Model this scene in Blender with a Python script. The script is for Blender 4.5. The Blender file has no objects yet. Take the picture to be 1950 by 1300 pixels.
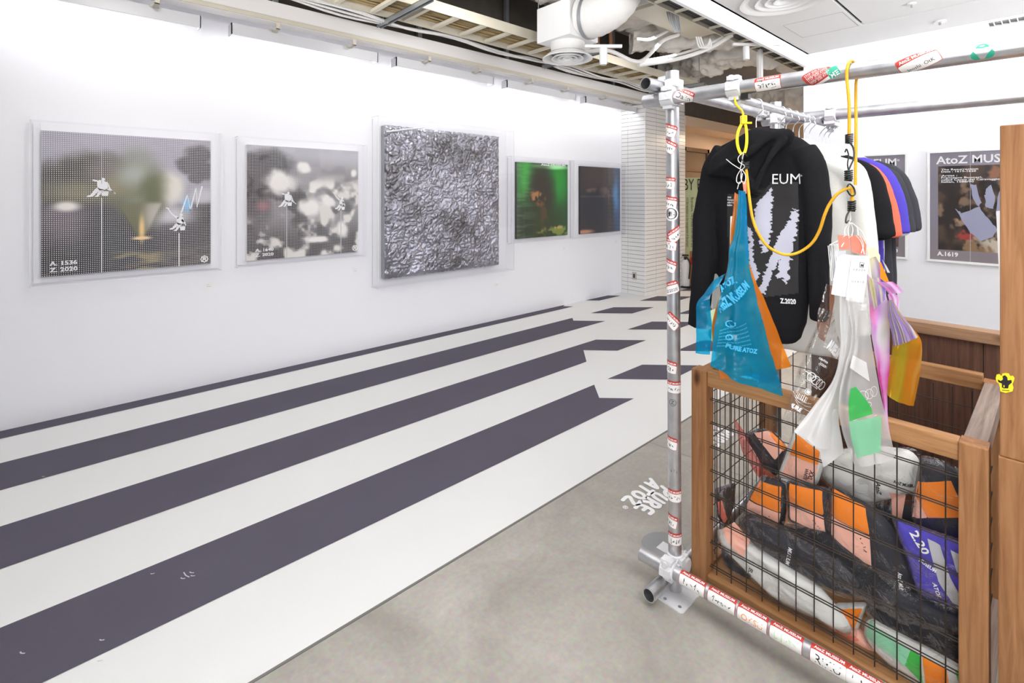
import bpy, bmesh, math, random
import numpy as np
from mathutils import Vector, Matrix, noise
from mathutils.bvhtree import BVHTree

random.seed(7)
SC = bpy.context.scene
COL = SC.collection

# ------------------------------------------------------------------ camera, world, light, exposure
F = 945.0; CX = 975.0; HY = 370.0
ANG = math.atan2(1040.0, 945.0)
FW = Vector((-math.sin(ANG), math.cos(ANG), 0)); RT = Vector((math.cos(ANG), math.sin(ANG), 0)); UP = Vector((0, 0, 1))
CAMP = Vector((0, 0, 1.5))
cam = bpy.data.cameras.new('camera'); camo = bpy.data.objects.new('camera', cam); COL.objects.link(camo)
camo.location = CAMP; camo.rotation_euler = (math.pi / 2, 0, ANG)
cam.sensor_fit = 'HORIZONTAL'; cam.sensor_width = 36.0; cam.lens = 36.0 * F / 1950.0
cam.shift_y = -(650.0 - HY) / 1950.0; cam.clip_start = 0.05
SC.camera = camo
SC.view_settings.view_transform = 'Standard'; SC.view_settings.look = 'None'
SC.view_settings.gamma = 1.0; SC.view_settings.use_curve_mapping = False
SC.view_settings.exposure = -0.31
try:
    SC.cycles.transparent_max_bounces = 40
    SC.cycles.max_bounces = 8
    SC.cycles.caustics_reflective = False; SC.cycles.caustics_refractive = False
except Exception:
    pass
W = bpy.data.worlds.new('world'); SC.world = W; W.use_nodes = True
W.node_tree.nodes['Background'].inputs[0].default_value = (0.985, 0.99, 1.0, 1)
W.node_tree.nodes['Background'].inputs[1].default_value = 0.42


def area_light(name, loc, size, power, direction=(0, 0, -1), color=(1, 1, 1), size_y=None, parent=None, spread=None):
    l = bpy.data.lights.new(name, 'AREA'); l.energy = power; l.color = color
    if spread: l.spread = math.radians(spread)
    l.shape = 'RECTANGLE'; l.size = size; l.size_y = size_y or size
    o = bpy.data.objects.new(name, l); COL.objects.link(o); o.location = loc
    o.rotation_euler = Vector(direction).to_track_quat('-Z', 'Y').to_euler()
    if parent: o.parent = parent
    return o

for i, (x, y) in enumerate([(-0.2, 0.6), (1.4, 0.6), (-0.2, 3.2), (1.4, 3.2), (-0.3, -1.6)]):
    area_light('ceiling_lamp', (x, y, 2.94), 0.7, 4, color=(1, 0.99, 0.985))
for i, y in enumerate([0.3, 2.4, 4.6]):
    area_light('wall_fill', (-2.75, y, 3.05), 0.3, 7, (-0.74, 0, -0.67), color=(1, 0.985, 0.96), spread=120)  # added unseen lights that carry the wall wash further down, no fixtures here
area_light('fill_lamp', (0.7, -1.2, 1.9), 1.4, 30, (-0.42, 0.88, -0.18), spread=110)  # added soft fill from behind the camera, not a lamp of the room
area_light('up_fill', (-2.7, -1.2, 2.1), 1.0, 62, (0.02, 0.8, 0.6), spread=70)  # added unseen light aimed up to brighten the beam and ducts
area_light('up_fill', (0.7, 1.0, 2.1), 1.2, 180, (0, 0.3, 0.95))  # bodiless light out of view, added to lift the white ceiling
area_light('up_fill', (2.7, 4.3, 1.9), 1.2, 95, (-0.6, 0.05, 0.8), spread=120)  # added off to the right to brighten the far ceiling boards, no real source
area_light('corridor_lamp', (-3.1, 9.2, 2.6), 0.8, 74, color=(1, 0.76, 0.53))

# ------------------------------------------------------------------ helpers
def ray(px, py): return FW + RT * ((px - CX) / F) + UP * ((HY - py) / F)
def at(px, py, d): return CAMP + ray(px, py) * d
def onX(px, py, X): r = ray(px, py); return CAMP + r * (X / r.x)
def onY(px, py, Y): r = ray(px, py); return CAMP + r * (Y / r.y)
def onZ(px, py, Z=0.0): r = ray(px, py); return CAMP + r * ((Z - 1.5) / r.z)

def tag(o, label=None, cat=None, group=None, kind=None):
    if label: o['label'] = label
    if cat: o['category'] = cat
    if group: o['group'] = group
    if kind: o['kind'] = kind
    return o
def empty(name, loc=(0, 0, 0), label=None, cat=None, group=None, kind=None, parent=None):
    o = bpy.data.objects.new(name, None); COL.objects.link(o); o.location = loc; o.empty_display_size = 0.05
    if parent: o.parent = parent
    return tag(o, label, cat, group, kind)

def link_mesh(name, me, mat=None, parent=None):
    o = bpy.data.objects.new(name, me); COL.objects.link(o)
    if mat is not None:
        for m in (mat if isinstance(mat, (list, tuple)) else [mat]): me.materials.append(m)
    if parent is not None:
        o.parent = parent
        o.matrix_parent_inverse = world_of(parent).inverted()
    return o
def world_of(o):
    m = Matrix.LocRotScale(o.location, o.rotation_euler, o.scale)
    if o.parent: m = world_of(o.parent) @ o.matrix_parent_inverse @ m
    return m

def mesh(name, verts, faces, mat=None, parent=None, smooth=False, attr=None, auto=None):
    me = bpy.data.meshes.new(name)
    me.from_pydata([tuple(v) for v in verts], [], faces)
    if smooth:
        me.polygons.foreach_set('use_smooth', [True] * len(me.polygons))
    me.update()
    if auto is not None and smooth:
        try: me.set_sharp_from_angle(angle=auto)
        except Exception: pass
    return link_mesh(name, me, mat, parent)

class MB:
    """collects shapes into one mesh (one part)"""
    def __init__(s): s.v = []; s.f = []
    def add(s, v, f):
        b = len(s.v); s.v += [tuple(p) for p in v]; s.f += [tuple(i + b for i in q) for q in f]; return s
    def box(s, lo, hi):
        x0, y0, z0 = lo; x1, y1, z1 = hi
        return s.add([(x0, y0, z0), (x1, y0, z0), (x1, y1, z0), (x0, y1, z0), (x0, y0, z1), (x1, y0, z1), (x1, y1, z1), (x0, y1, z1)],
                     [(0, 3, 2, 1), (4, 5, 6, 7), (0, 1, 5, 4), (1, 2, 6, 5), (2, 3, 7, 6), (3, 0, 4, 7)])
    def obox(s, c, ax, ay, az, hx, hy, hz):
        c, ax, ay, az = map(Vector, (c, ax, ay, az)); vs = []
        for k in (-1, 1):
            for i, j in ((-1, -1), (1, -1), (1, 1), (-1, 1)): vs.append(c + ax * hx * i + ay * hy * j + az * hz * k)
        return s.add(vs, [(0, 3, 2, 1), (4, 5, 6, 7), (0, 1, 5, 4), (1, 2, 6, 5), (2, 3, 7, 6), (3, 0, 4, 7)])
    def tube(s, pts, r, seg=8, caps=True, closed=False):
        v, f = sweep(pts, r, seg, caps, closed); return s.add(v, f)
    def lathe(s, prof, c, seg=32, axis='Z'):
        v = []; n = len(prof)
        for i in range(seg):
            a = 2 * math.pi * i / seg
            for (r, h) in prof: v.append((c[0] + r * math.cos(a), c[1] + r * math.sin(a), c[2] + h))
        f = []
        for i in range(seg):
            for k in range(n - 1):
                f.append((i * n + k, ((i + 1) % seg) * n + k, ((i + 1) % seg) * n + k + 1, i * n + k + 1))
        return s.add(v, f)
    def build(s, name, mat=None, parent=None, smooth=False, auto=0.6, bevel=0.0):
        o = mesh(name, s.v, s.f, mat, parent, smooth, auto=auto)
        if bevel > 0:
            bm = bmesh.new(); bm.from_mesh(o.data)
            bmesh.ops.bevel(bm, geom=[e for e in bm.edges if len(e.link_faces) == 2 and e.calc_face_angle(0) > 0.6], offset=bevel, segments=2, affect='EDGES', profile=0.6)
            bm.to_mesh(o.data); bm.free()
        return o

def sweep(pts, r, seg=8, caps=True, closed=False):
    pts = [Vector(p) for p in pts]; n = len(pts)
    rr = r if isinstance(r, (list, tuple)) else [r] * n
    v = []; f = []; nrm = None
    for i in range(n):
        if closed: t = pts[(i + 1) % n] - pts[i - 1]
        else: t = pts[min(i + 1, n - 1)] - pts[max(i - 1, 0)]
        if t.length < 1e-9: t = Vector((0, 0, 1))
        t.normalize()
        if nrm is None:
            nrm = t.cross(Vector((0, 0, 1)) if abs(t.z) < 0.9 else Vector((1, 0, 0))).normalized()
        else:
            nrm = (nrm - t * nrm.dot(t)).normalized()
        b = t.cross(nrm); q = rr[i]
        qa, qb = (q if isinstance(q, (list, tuple)) else (q, q))
        for k in range(seg):
            a = 2 * math.pi * k / seg
            v.append(pts[i] + nrm * math.cos(a) * qa + b * math.sin(a) * qb)
    m = n if closed else n - 1
    for i in range(m):
        j = (i + 1) % n
        for k in range(seg):
            f.append((i * seg + k, i * seg + (k + 1) % seg, j * seg + (k + 1) % seg, j * seg + k))
    if caps and not closed:
        f.append(tuple(range(seg - 1, -1, -1))); f.append(tuple((n - 1) * seg + k for k in range(seg)))
    return v, f

def smooth_path(pts, n=40, closed=False):
    """Catmull-Rom through the points"""
    P = [Vector(p) for p in pts]; m = len(P); out = []
    segs = m if closed else m - 1
    for i in range(segs):
        p0 = P[(i - 1) % m] if closed or i > 0 else P[0] * 2 - P[1]
        p1 = P[i]; p2 = P[(i + 1) % m]
        p3 = P[(i + 2) % m] if closed or i + 2 < m else P[-1] * 2 - P[-2]
        k = max(2, n // segs)
        for j in range(k):
            t = j / k
            out.append(0.5 * ((2 * p1) + (p2 - p0) * t + (2 * p0 - 5 * p1 + 4 * p2 - p3) * t * t + (3 * p1 - p0 - 3 * p2 + p3) * t ** 3))
    if not closed: out.append(P[-1])
    return out

def box(name, lo, hi, mat, parent=None, bevel=0.0):
    return MB().box(lo, hi).build(name, mat, parent, bevel=bevel)

def hollow_pipe(p0, p1, r, th=0.0035, seg=24):
    p0, p1 = Vector(p0), Vector(p1); m = MB()
    v1, f1 = sweep([p0, p1], r, seg, False); v2, f2 = sweep([p0, p1], r - th, seg, False)
    b = len(v1); f = list(f1) + [tuple(i + b for i in reversed(q)) for q in f2]
    for e in (0, seg):
        for k in range(seg):
            q = (e + k, e + (k + 1) % seg, b + e + (k + 1) % seg, b + e + k)
            f.append(q if e else tuple(reversed(q)))
    m.add(v1 + v2, f); return m

# text -------------------------------------------------
_TX = {}
def text2d(s, bold=0.0):
    k = (s, bold)
    if k in _TX: return _TX[k]
    cu = bpy.data.curves.new('t', 'FONT'); cu.body = s; cu.size = 1.0; cu.offset = bold; cu.resolution_u = 2
    o = bpy.data.objects.new('t', cu); COL.objects.link(o)
    dg = bpy.context.evaluated_depsgraph_get(); dg.update()
    me = o.evaluated_get(dg).to_mesh()
    v = [(p.co.x, p.co.y) for p in me.vertices]; f = [tuple(p.vertices) for p in me.polygons]
    o.evaluated_get(dg).to_mesh_clear()
    bpy.data.objects.remove(o); bpy.data.curves.remove(cu)
    if v:
        x0 = min(p[0] for p in v); y0 = min(p[1] for p in v)
        # baseline kept at 0, left at 0
        v = [(p[0] - x0, p[1]) for p in v]
        w = max(p[0] for p in v); h = max(p[1] for p in v)
    else: w = h = 1
    _TX[k] = (v, f, w, h); return _TX[k]

def text_span(name, s, A, B, nrm, mat, parent=None, height=None, bold=0.02, off=0.0012):
    """lettering whose baseline runs A to B, lying in the plane facing nrm"""
    A, B, nrm = Vector(A), Vector(B), Vector(nrm).normalized()
    v, f, w, h = text2d(s, bold); x = (B - A); sx = x.length / w; x.normalize(); y = nrm.cross(x).normalized()
    sy = sx if height is None else height / h
    return mesh(name, [A + x * p[0] * sx + y * p[1] * sy + nrm * off for p in v], f, mat, parent)

def ribbon2d(pts, w):
    pts = [Vector((p[0], p[1])) for p in pts]; v = []; f = []
    for i, p in enumerate(pts):
        t = pts[min(i + 1, len(pts) - 1)] - pts[max(i - 1, 0)]
        t = t.normalized() if t.length > 1e-9 else Vector((1, 0)); n = Vector((-t.y, t.x)) * w / 2
        v += [tuple(p + n), tuple(p - n)]
    for i in range(len(pts) - 1): f.append((2 * i, 2 * i + 1, 2 * i + 3, 2 * i + 2))
    return v, f

def scribble2d(seed, w, h, strokes=5, pen=0.0022):
    """handwriting-like squiggle in the box 0..w, 0..h"""
    rnd = random.Random(seed); V = []; Fc = []
    for s in range(strokes):
        x = w * (s + 0.1) / strokes; pts = []
        a = rnd.uniform(0.3, 1) * h * 0.5; yy = h * 0.5 + rnd.uniform(-.1, .1) * h
        for k in range(4):
            pts.append((x + w / strokes * 0.8 * rnd.random(), yy + rnd.uniform(-1, 1) * a, 0))
        sp = smooth_path(pts, 15)
        v, f = ribbon2d([(p.x, p.y) for p in sp], pen); b = len(V); V += v; Fc += [tuple(i + b for i in q) for q in f]
    return V, Fc

# node materials -----------------------------------------
def new_mat(name):
    m = bpy.data.materials.new(name); m.use_nodes = True
    nt = m.node_tree; return m, nt, nt.nodes['Principled BSDF']
def rgb(r, g, b):
    """photo colour 0-255 to linear"""
    c = []
    for x in (r, g, b):
        x /= 255.0; c.append(x / 12.92 if x <= 0.04045 else ((x + 0.055) / 1.055) ** 2.4)
    return (*c, 1)
def setin(b, **k):
    for n, v in k.items():
        n = n.replace('_', ' ')
        if n in b.inputs: b.inputs[n].default_value = v
def plain(name, col, rough=0.5, metal=0.0, spec=0.5, bump=None, coat=0.0, vary=0.0, vscale=6.0):
    m, nt, b = new_mat(name); setin(b, Base_Color=col, Roughness=rough, Metallic=metal, Specular_IOR_Level=spec, Coat_Weight=coat)
    N = nt.nodes; L = nt.links
    tc = N.new('ShaderNodeTexCoord')
    if vary:
        no = N.new('ShaderNodeTexNoise'); no.inputs['Scale'].default_value = vscale; no.inputs['Detail'].default_value = 6
        L.new(tc.outputs['Object'], no.inputs['Vector'])
        mx = N.new('ShaderNodeMix'); mx.data_type = 'RGBA'
        mx.inputs['A'].default_value = tuple(c * (1 - vary) for c in col[:3]) + (1,)
        mx.inputs['B'].default_value = tuple(min(1, c * (1 + vary)) for c in col[:3]) + (1,)
        L.new(no.outputs['Fac'], mx.inputs['Factor']); L.new(mx.outputs['Result'], b.inputs['Base Color'])
    if bump:
        sc, st = bump
        n2 = N.new('ShaderNodeTexNoise'); n2.inputs['Scale'].default_value = sc; n2.inputs['Detail'].default_value = 4
        L.new(tc.outputs['Object'], n2.inputs['Vector'])
        bp = N.new('ShaderNodeBump'); bp.inputs['Strength'].default_value = st; bp.inputs['Distance'].default_value = 0.01
        L.new(n2.outputs['Fac'], bp.inputs['Height']); L.new(bp.outputs['Normal'], b.inputs['Normal'])
    return m

def wood(name, c1, c2, axis='Z', scale=1.0, rough=0.6, knots=True):
    m, nt, b = new_mat(name); N = nt.nodes; L = nt.links
    tc = N.new('ShaderNodeTexCoord'); mp = N.new('ShaderNodeMapping')
    s = [26 * scale] * 3; s['XYZ'.index(axis)] = 1.3 * scale
    mp.inputs['Scale'].default_value = s; L.new(tc.outputs['Object'], mp.inputs['Vector'])
    n1 = N.new('ShaderNodeTexNoise'); n1.inputs['Scale'].default_value = 2.2; n1.inputs['Detail'].default_value = 8; n1.inputs['Roughness'].default_value = 0.65
    n1.inputs['Distortion'].default_value = 0.6
    L.new(mp.outputs['Vector'], n1.inputs['Vector'])
    cr = N.new('ShaderNodeValToRGB'); cr.color_ramp.elements[0].position = 0.33; cr.color_ramp.elements[1].position = 0.68
    cr.color_ramp.elements[0].color = c2; cr.color_ramp.elements[1].color = c1
    L.new(n1.outputs['Fac'], cr.inputs['Fac'])
    # knots
    if knots:
        mp2 = N.new('ShaderNodeMapping'); s2 = [7.0] * 3; s2['XYZ'.index(axis)] = 3.2; mp2.inputs['Scale'].default_value = s2
        L.new(tc.outputs['Object'], mp2.inputs['Vector'])
        vo = N.new('ShaderNodeTexVoronoi'); L.new(mp2.outputs['Vector'], vo.inputs['Vector']); vo.inputs['Scale'].default_value = 1.0
        kr = N.new('ShaderNodeValToRGB'); kr.color_ramp.elements[0].position = 0.04; kr.color_ramp.elements[1].position = 0.13
        kr.color_ramp.elements[0].color = (0.25, 0.2, 0.16, 1); kr.color_ramp.elements[1].color = (1, 1, 1, 1)
        L.new(vo.outputs['Distance'], kr.inputs['Fac'])
        mx = N.new('ShaderNodeMix'); mx.data_type = 'RGBA'; mx.blend_type = 'MULTIPLY'; mx.inputs['Factor'].default_value = 1
        L.new(cr.outputs['Color'], mx.inputs['A']); L.new(kr.outputs['Color'], mx.inputs['B']); L.new(mx.outputs['Result'], b.inputs['Base Color'])
    else:
        L.new(cr.outputs['Color'], b.inputs['Base Color'])
    bp = N.new('ShaderNodeBump'); bp.inputs['Strength'].default_value = 0.25; bp.inputs['Distance'].default_value = 0.004
    L.new(n1.outputs['Fac'], bp.inputs['Height']); L.new(bp.outputs['Normal'], b.inputs['Normal'])
    setin(b, Roughness=rough, Specular_IOR_Level=0.3)
    return m

def film(name, col, opac=0.0, base=(0.9, 0.9, 0.9, 1), gloss=0.12, rough=0.06, bscale=14, bstr=0.5, dist=0.01, fres=0.5):
    """thin plastic sheet: tinted see-through with a glossy crumpled surface; opac adds a milky diffuse share"""
    m = bpy.data.materials.new(name); m.use_nodes = True; nt = m.node_tree; N = nt.nodes; L = nt.links; N.clear()
    out = N.new('ShaderNodeOutputMaterial'); tr = N.new('ShaderNodeBsdfTransparent'); tr.inputs[0].default_value = col
    gl = N.new('ShaderNodeBsdfGlossy'); gl.inputs['Roughness'].default_value = rough
    tc = N.new('ShaderNodeTexCoord'); no = N.new('ShaderNodeTexNoise'); no.inputs['Scale'].default_value = bscale; no.inputs['Detail'].default_value = 5
    no.inputs['Distortion'].default_value = 1.2
    L.new(tc.outputs['Object'], no.inputs['Vector'])
    bp = N.new('ShaderNodeBump'); bp.inputs['Strength'].default_value = bstr; bp.inputs['Distance'].default_value = dist
    L.new(no.outputs['Fac'], bp.inputs['Height']); L.new(bp.outputs['Normal'], gl.inputs['Normal'])
    lw = N.new('ShaderNodeLayerWeight'); lw.inputs['Blend'].default_value = 0.35; L.new(bp.outputs['Normal'], lw.inputs['Normal'])
    ma = N.new('ShaderNodeMath'); ma.operation = 'MULTIPLY_ADD'; ma.inputs[1].default_value = fres; ma.inputs[2].default_value = gloss
    L.new(lw.outputs['Fresnel'], ma.inputs[0])
    a = tr
    if opac > 0:
        df = N.new('ShaderNodeBsdfDiffuse'); df.inputs[0].default_value = base
        tl = N.new('ShaderNodeBsdfTranslucent'); tl.inputs[0].default_value = base
        m1 = N.new('ShaderNodeMixShader'); m1.inputs[0].default_value = 0.4; L.new(df.outputs[0], m1.inputs[1]); L.new(tl.outputs[0], m1.inputs[2])
        m2 = N.new('ShaderNodeMixShader'); m2.inputs[0].default_value = opac; L.new(tr.outputs[0], m2.inputs[1]); L.new(m1.outputs[0], m2.inputs[2]); a = m2
    mx = N.new('ShaderNodeMixShader'); L.new(ma.outputs[0], mx.inputs[0]); L.new(a.outputs[0], mx.inputs[1]); L.new(gl.outputs[0], mx.inputs[2])
    L.new(mx.outputs[0], out.inputs[0]); return m

def iridescent(name, tint, ramp, opac=0.5, gloss=0.3):
    """holographic film: thin-film colours that run along its folds"""
    m = bpy.data.materials.new(name); m.use_nodes = True; nt = m.node_tree; N = nt.nodes; L = nt.links; N.clear()
    out = N.new('ShaderNodeOutputMaterial'); tr = N.new('ShaderNodeBsdfTransparent'); tr.inputs[0].default_value = tint
    tc = N.new('ShaderNodeTexCoord'); no = N.new('ShaderNodeTexNoise'); no.inputs['Scale'].default_value = 5; no.inputs['Detail'].default_value = 1; no.inputs['Distortion'].default_value = 0.6
    mp = N.new('ShaderNodeMapping'); mp.inputs['Scale'].default_value = (1.6, 1.6, 0.5)
    L.new(tc.outputs['Object'], mp.inputs['Vector']); L.new(mp.outputs['Vector'], no.inputs['Vector'])
    lw = N.new('ShaderNodeLayerWeight'); lw.inputs['Blend'].default_value = 0.5
    ad = N.new('ShaderNodeMath'); ad.operation = 'MULTIPLY_ADD'; ad.inputs[1].default_value = 0.3; L.new(lw.outputs['Facing'], ad.inputs[0])
    m3 = N.new('ShaderNodeMath'); m3.operation = 'MULTIPLY'; m3.inputs[1].default_value = 0.9; L.new(no.outputs['Fac'], m3.inputs[0]); L.new(m3.outputs[0], ad.inputs[2])
    cr = N.new('ShaderNodeValToRGB'); e = cr.color_ramp.elements
    for i, c in enumerate(ramp):
        p = i / (len(ramp) - 1) * 0.75 + 0.15
        if i < 2: e[i].position = p; e[i].color = c
        else: q = e.new(p); q.color = c
    L.new(ad.outputs[0], cr.inputs['Fac'])
    df = N.new('ShaderNodeBsdfDiffuse'); L.new(cr.outputs['Color'], df.inputs[0])
    gl = N.new('ShaderNodeBsdfGlossy'); gl.inputs['Roughness'].default_value = 0.12; L.new(cr.outputs['Color'], gl.inputs[0])
    m1 = N.new('ShaderNodeMixShader'); m1.inputs[0].default_value = opac; L.new(tr.outputs[0], m1.inputs[1]); L.new(df.outputs[0], m1.inputs[2])
    m2 = N.new('ShaderNodeMixShader'); m2.inputs[0].default_value = gloss; L.new(m1.outputs[0], m2.inputs[1]); L.new(gl.outputs[0], m2.inputs[2])
    L.new(m2.outputs[0], out.inputs[0]); return m

def emit(name, col, st):
    m, nt, b = new_mat(name); setin(b, Base_Color=col, Emission_Color=col, Emission_Strength=st, Roughness=0.6); return m

def image_mat(name, rough=0.35, metal=0.0, dots=None, coat=0.0):
    """colours from the picture attribute; dots=(columns, rows) prints a light grid over it where the picture's alpha asks"""
    m, nt, b = new_mat(name); N = nt.nodes; L = nt.links
    at_ = N.new('ShaderNodeVertexColor'); at_.layer_name = 'picture'
    setin(b, Roughness=rough, Metallic=metal, Coat_Weight=coat)
    if not dots:
        L.new(at_.outputs['Color'], b.inputs['Base Color']); return m
    uv = N.new('ShaderNodeUVMap'); mp = N.new('ShaderNodeMapping'); mp.inputs['Scale'].default_value = (dots[0], dots[1], 1)
    L.new(uv.outputs[0], mp.inputs['Vector'])
    fr = N.new('ShaderNodeVectorMath'); fr.operation = 'FRACTION'; L.new(mp.outputs['Vector'], fr.inputs[0])
    su = N.new('ShaderNodeVectorMath'); su.operation = 'SUBTRACT'; su.inputs[1].default_value = (0.5, 0.5, 0); L.new(fr.outputs[0], su.inputs[0])
    ab = N.new('ShaderNodeVectorMath'); ab.operation = 'ABSOLUTE'; L.new(su.outputs[0], ab.inputs[0])
    sx = N.new('ShaderNodeSeparateXYZ'); L.new(ab.outputs[0], sx.inputs[0])
    mm = N.new('ShaderNodeMath'); mm.operation = 'MAXIMUM'; L.new(sx.outputs[0], mm.inputs[0]); L.new(sx.outputs[1], mm.inputs[1])
    gt = N.new('ShaderNodeMath'); gt.operation = 'LESS_THAN'; gt.inputs[1].default_value = 0.22; L.new(mm.outputs[0], gt.inputs[0])
    mu = N.new('ShaderNodeMath'); mu.operation = 'MULTIPLY'; L.new(gt.outputs[0], mu.inputs[0]); L.new(at_.outputs['Alpha'], mu.inputs[1])
    mx = N.new('ShaderNodeMix'); mx.data_type = 'RGBA'; L.new(mu.outputs[0], mx.inputs['Factor'])
    L.new(at_.outputs['Color'], mx.inputs['A']); mx.inputs['B'].default_value = rgb(228, 226, 230)
    L.new(mx.outputs['Result'], b.inputs['Base Color']); return m

def picture(name, P, fn, nu, nv, mat, parent):
    """a flat picture: P(u, v) -> point, fn(u, v) arrays -> (n, 4) colours (0-255 with alpha 0-1)"""
    us = np.linspace(0, 1, nu + 1); vs = np.linspace(0, 1, nv + 1)
    U, V = np.meshgrid(us, vs); U = U.ravel(); V = V.ravel()
    verts = [tuple(P(u, v)) for u, v in zip(U, V)]; faces = []
    for j in range(nv):
        for i in range(nu):
            a = j * (nu + 1) + i; faces.append((a, a + nu + 1, a + nu + 2, a + 1))
    o = mesh(name, verts, faces, mat, parent)
    c = fn(U, V).astype(float); x = c[:, :3] / 255.0
    lin = np.where(x <= 0.04045, x / 12.92, ((np.clip(x, 0, 1) + 0.055) / 1.055) ** 2.4)
    full = np.concatenate([lin, c[:, 3:4]], 1).astype(np.float32)
    a = o.data.color_attributes.new('picture', 'FLOAT_COLOR', 'POINT'); a.data.foreach_set('color', full.ravel())
    uvl = o.data.uv_layers.new(name='UVMap'); li = np.zeros(len(o.data.loops), np.int32); o.data.loops.foreach_get('vertex_index', li)
    uvl.data.foreach_set('uv', np.stack([U[li], V[li]], 1).astype(np.float32).ravel())
    return o

_rs = np.random.RandomState(3); _PN = _rs.rand(64, 64)
def vnoise(u, v, f, seed=0, octv=4):
    """tileable value noise, 0..1"""
    out = np.zeros_like(u); a = 1.0; tot = 0
    for o in range(octv):
        x = u * f + seed * 7.3 + o * 13.1; y = v * f + seed * 3.7 + o * 5.9
        xi = np.floor(x).astype(int); yi = np.floor(y).astype(int); fx = x - xi; fy = y - yi
        fx = fx * fx * (3 - 2 * fx); fy = fy * fy * (3 - 2 * fy)
        g = lambda i, j: _PN[i % 64, j % 64]
        out += a * ((g(xi, yi) * (1 - fx) + g(xi + 1, yi) * fx) * (1 - fy) + (g(xi, yi + 1) * (1 - fx) + g(xi + 1, yi + 1) * fx) * fy)
        tot += a; a *= 0.5; f *= 2
    return out / tot
def sstep(a, b, x): t = np.clip((x - a) / (b - a), 0, 1); return t * t * (3 - 2 * t)
def blob(u, v, cu, cv, ru, rv, soft=0.3, nz=0):
    d = np.sqrt(((u - cu) / ru) ** 2 + ((v - cv) / rv) ** 2) + nz
    return 1 - sstep(1 - soft, 1 + soft, d)
def lay(c, m, col): return c * (1 - m[:, None]) + np.array(col, float)[None, :] * m[:, None]

# poly helpers -----------------------------------------------------------------
def resample(poly, n):
    P = [Vector(p) for p in poly]; L = [0]
    for i in range(len(P)): L.append(L[-1] + (P[(i + 1) % len(P)] - P[i]).length)
    out = []; j = 0
    for k in range(n):
        s = L[-1] * k / n
        while L[j + 1] < s: j += 1
        t = (s - L[j]) / max(1e-9, L[j + 1] - L[j]); out.append(P[j].lerp(P[(j + 1) % len(P)], t))
    return out
def inside(poly, x, y):
    c = False; n = len(poly); j = n - 1
    for i in range(n):
        xi, yi = poly[i]; xj, yj = poly[j]
        if (yi > y) != (yj > y) and x < (xj - xi) * (y - yi) / (yj - yi) + xi: c = not c
        j = i
    return c

def nz3(p, s, seed=0): return noise.noise(Vector((p[0] * s + seed * 3.1, p[1] * s - seed * 1.7, p[2] * s + seed * 0.9)))

def pillow_mesh(poly, ndir, th, front=0.5, rings=7, n=56, power=3.0, crumple=0.004, cs=22, seed=0, half=False, smooth_corner=2):
    """inflated shape over a planar outline (3D points); ndir points to its front"""
    ndir = Vector(ndir).normalized(); pts = resample(poly, n)
    for _ in range(smooth_corner): pts = [(pts[i - 1] + pts[i] * 2 + pts[(i + 1) % n]) / 4 for i in range(n)]
    c = sum(pts, Vector()) / n; v = []; f = []
    sides = [1] if half else [1, -1]
    base = {}
    for s in sides:
        amt = th * (front if s > 0 else 1 - front)
        for k in range(rings + 1):
            fr = 1 - (k / rings) ** 1.0
            h = (1 - fr ** power) ** (1 / 2.0)
            if k == rings:
                p = c + ndir * s * amt; p += ndir * nz3(p, cs, seed) * crumple
                base[(s, k)] = len(v); v.append(p); continue
            if k == 0 and s < 0: base[(s, 0)] = base[(1, 0)]; continue
            base[(s, k)] = len(v)
            for q in pts:
                p = c + (q - c) * fr + ndir * s * amt * h
                w = crumple * (0.4 + 0.6 * h)
                p = p + ndir * (nz3(p, cs, seed) + 0.5 * nz3(p, cs * 2.3, seed + 5)) * w * s
                v.append(p)
        for k in range(rings):
            a = base[(s, k)]; b = base[(s, k + 1)]
            for i in range(n):
                j = (i + 1) % n
                q = (a + i, a + j, b) if k == rings - 1 else (a + i, a + j, b + j, b + i)
                f.append(q if s > 0 else tuple(reversed(q)))
    return v, f

def sheet(name, left, right, mat, parent, nu=16, nv=36, bulge=0.03, crumple=0.004, cs=18, seed=0, fold=0.0, folds=3):
    """film between a left and a right edge (3D point lists), bulging towards the viewer's side, with lengthwise folds"""
    Lp = smooth_path(left, nv); Rp = smooth_path(right, nv)
    def pick(P, t): x = t * (len(P) - 1); i = min(int(x), len(P) - 2); return P[i].lerp(P[i + 1], x - i)
    v = []; f = []
    for j in range(nv + 1):
        t = j / nv; a = pick(Lp, t); b = pick(Rp, t); wd = (b - a).length
        for i in range(nu + 1):
            s = i / nu; p = a.lerp(b, s)
            k = math.sin(math.pi * s) * bulge * min(1, wd / 0.12) + fold * math.sin(2 * math.pi * folds * s + seed + t * 1.3) * min(1, wd / 0.1)
            k += crumple * (nz3(p, cs, seed) + 0.6 * nz3(p, cs * 2.2, seed + 3))
            v.append(p + Vector((0, -1, 0)) * k)
    for j in range(nv):
        for i in range(nu):
            a = j * (nu + 1) + i; f.append((a, a + nu + 1, a + nu + 2, a + 1))
    return mesh(name, v, f, mat, parent, smooth=True)

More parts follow.
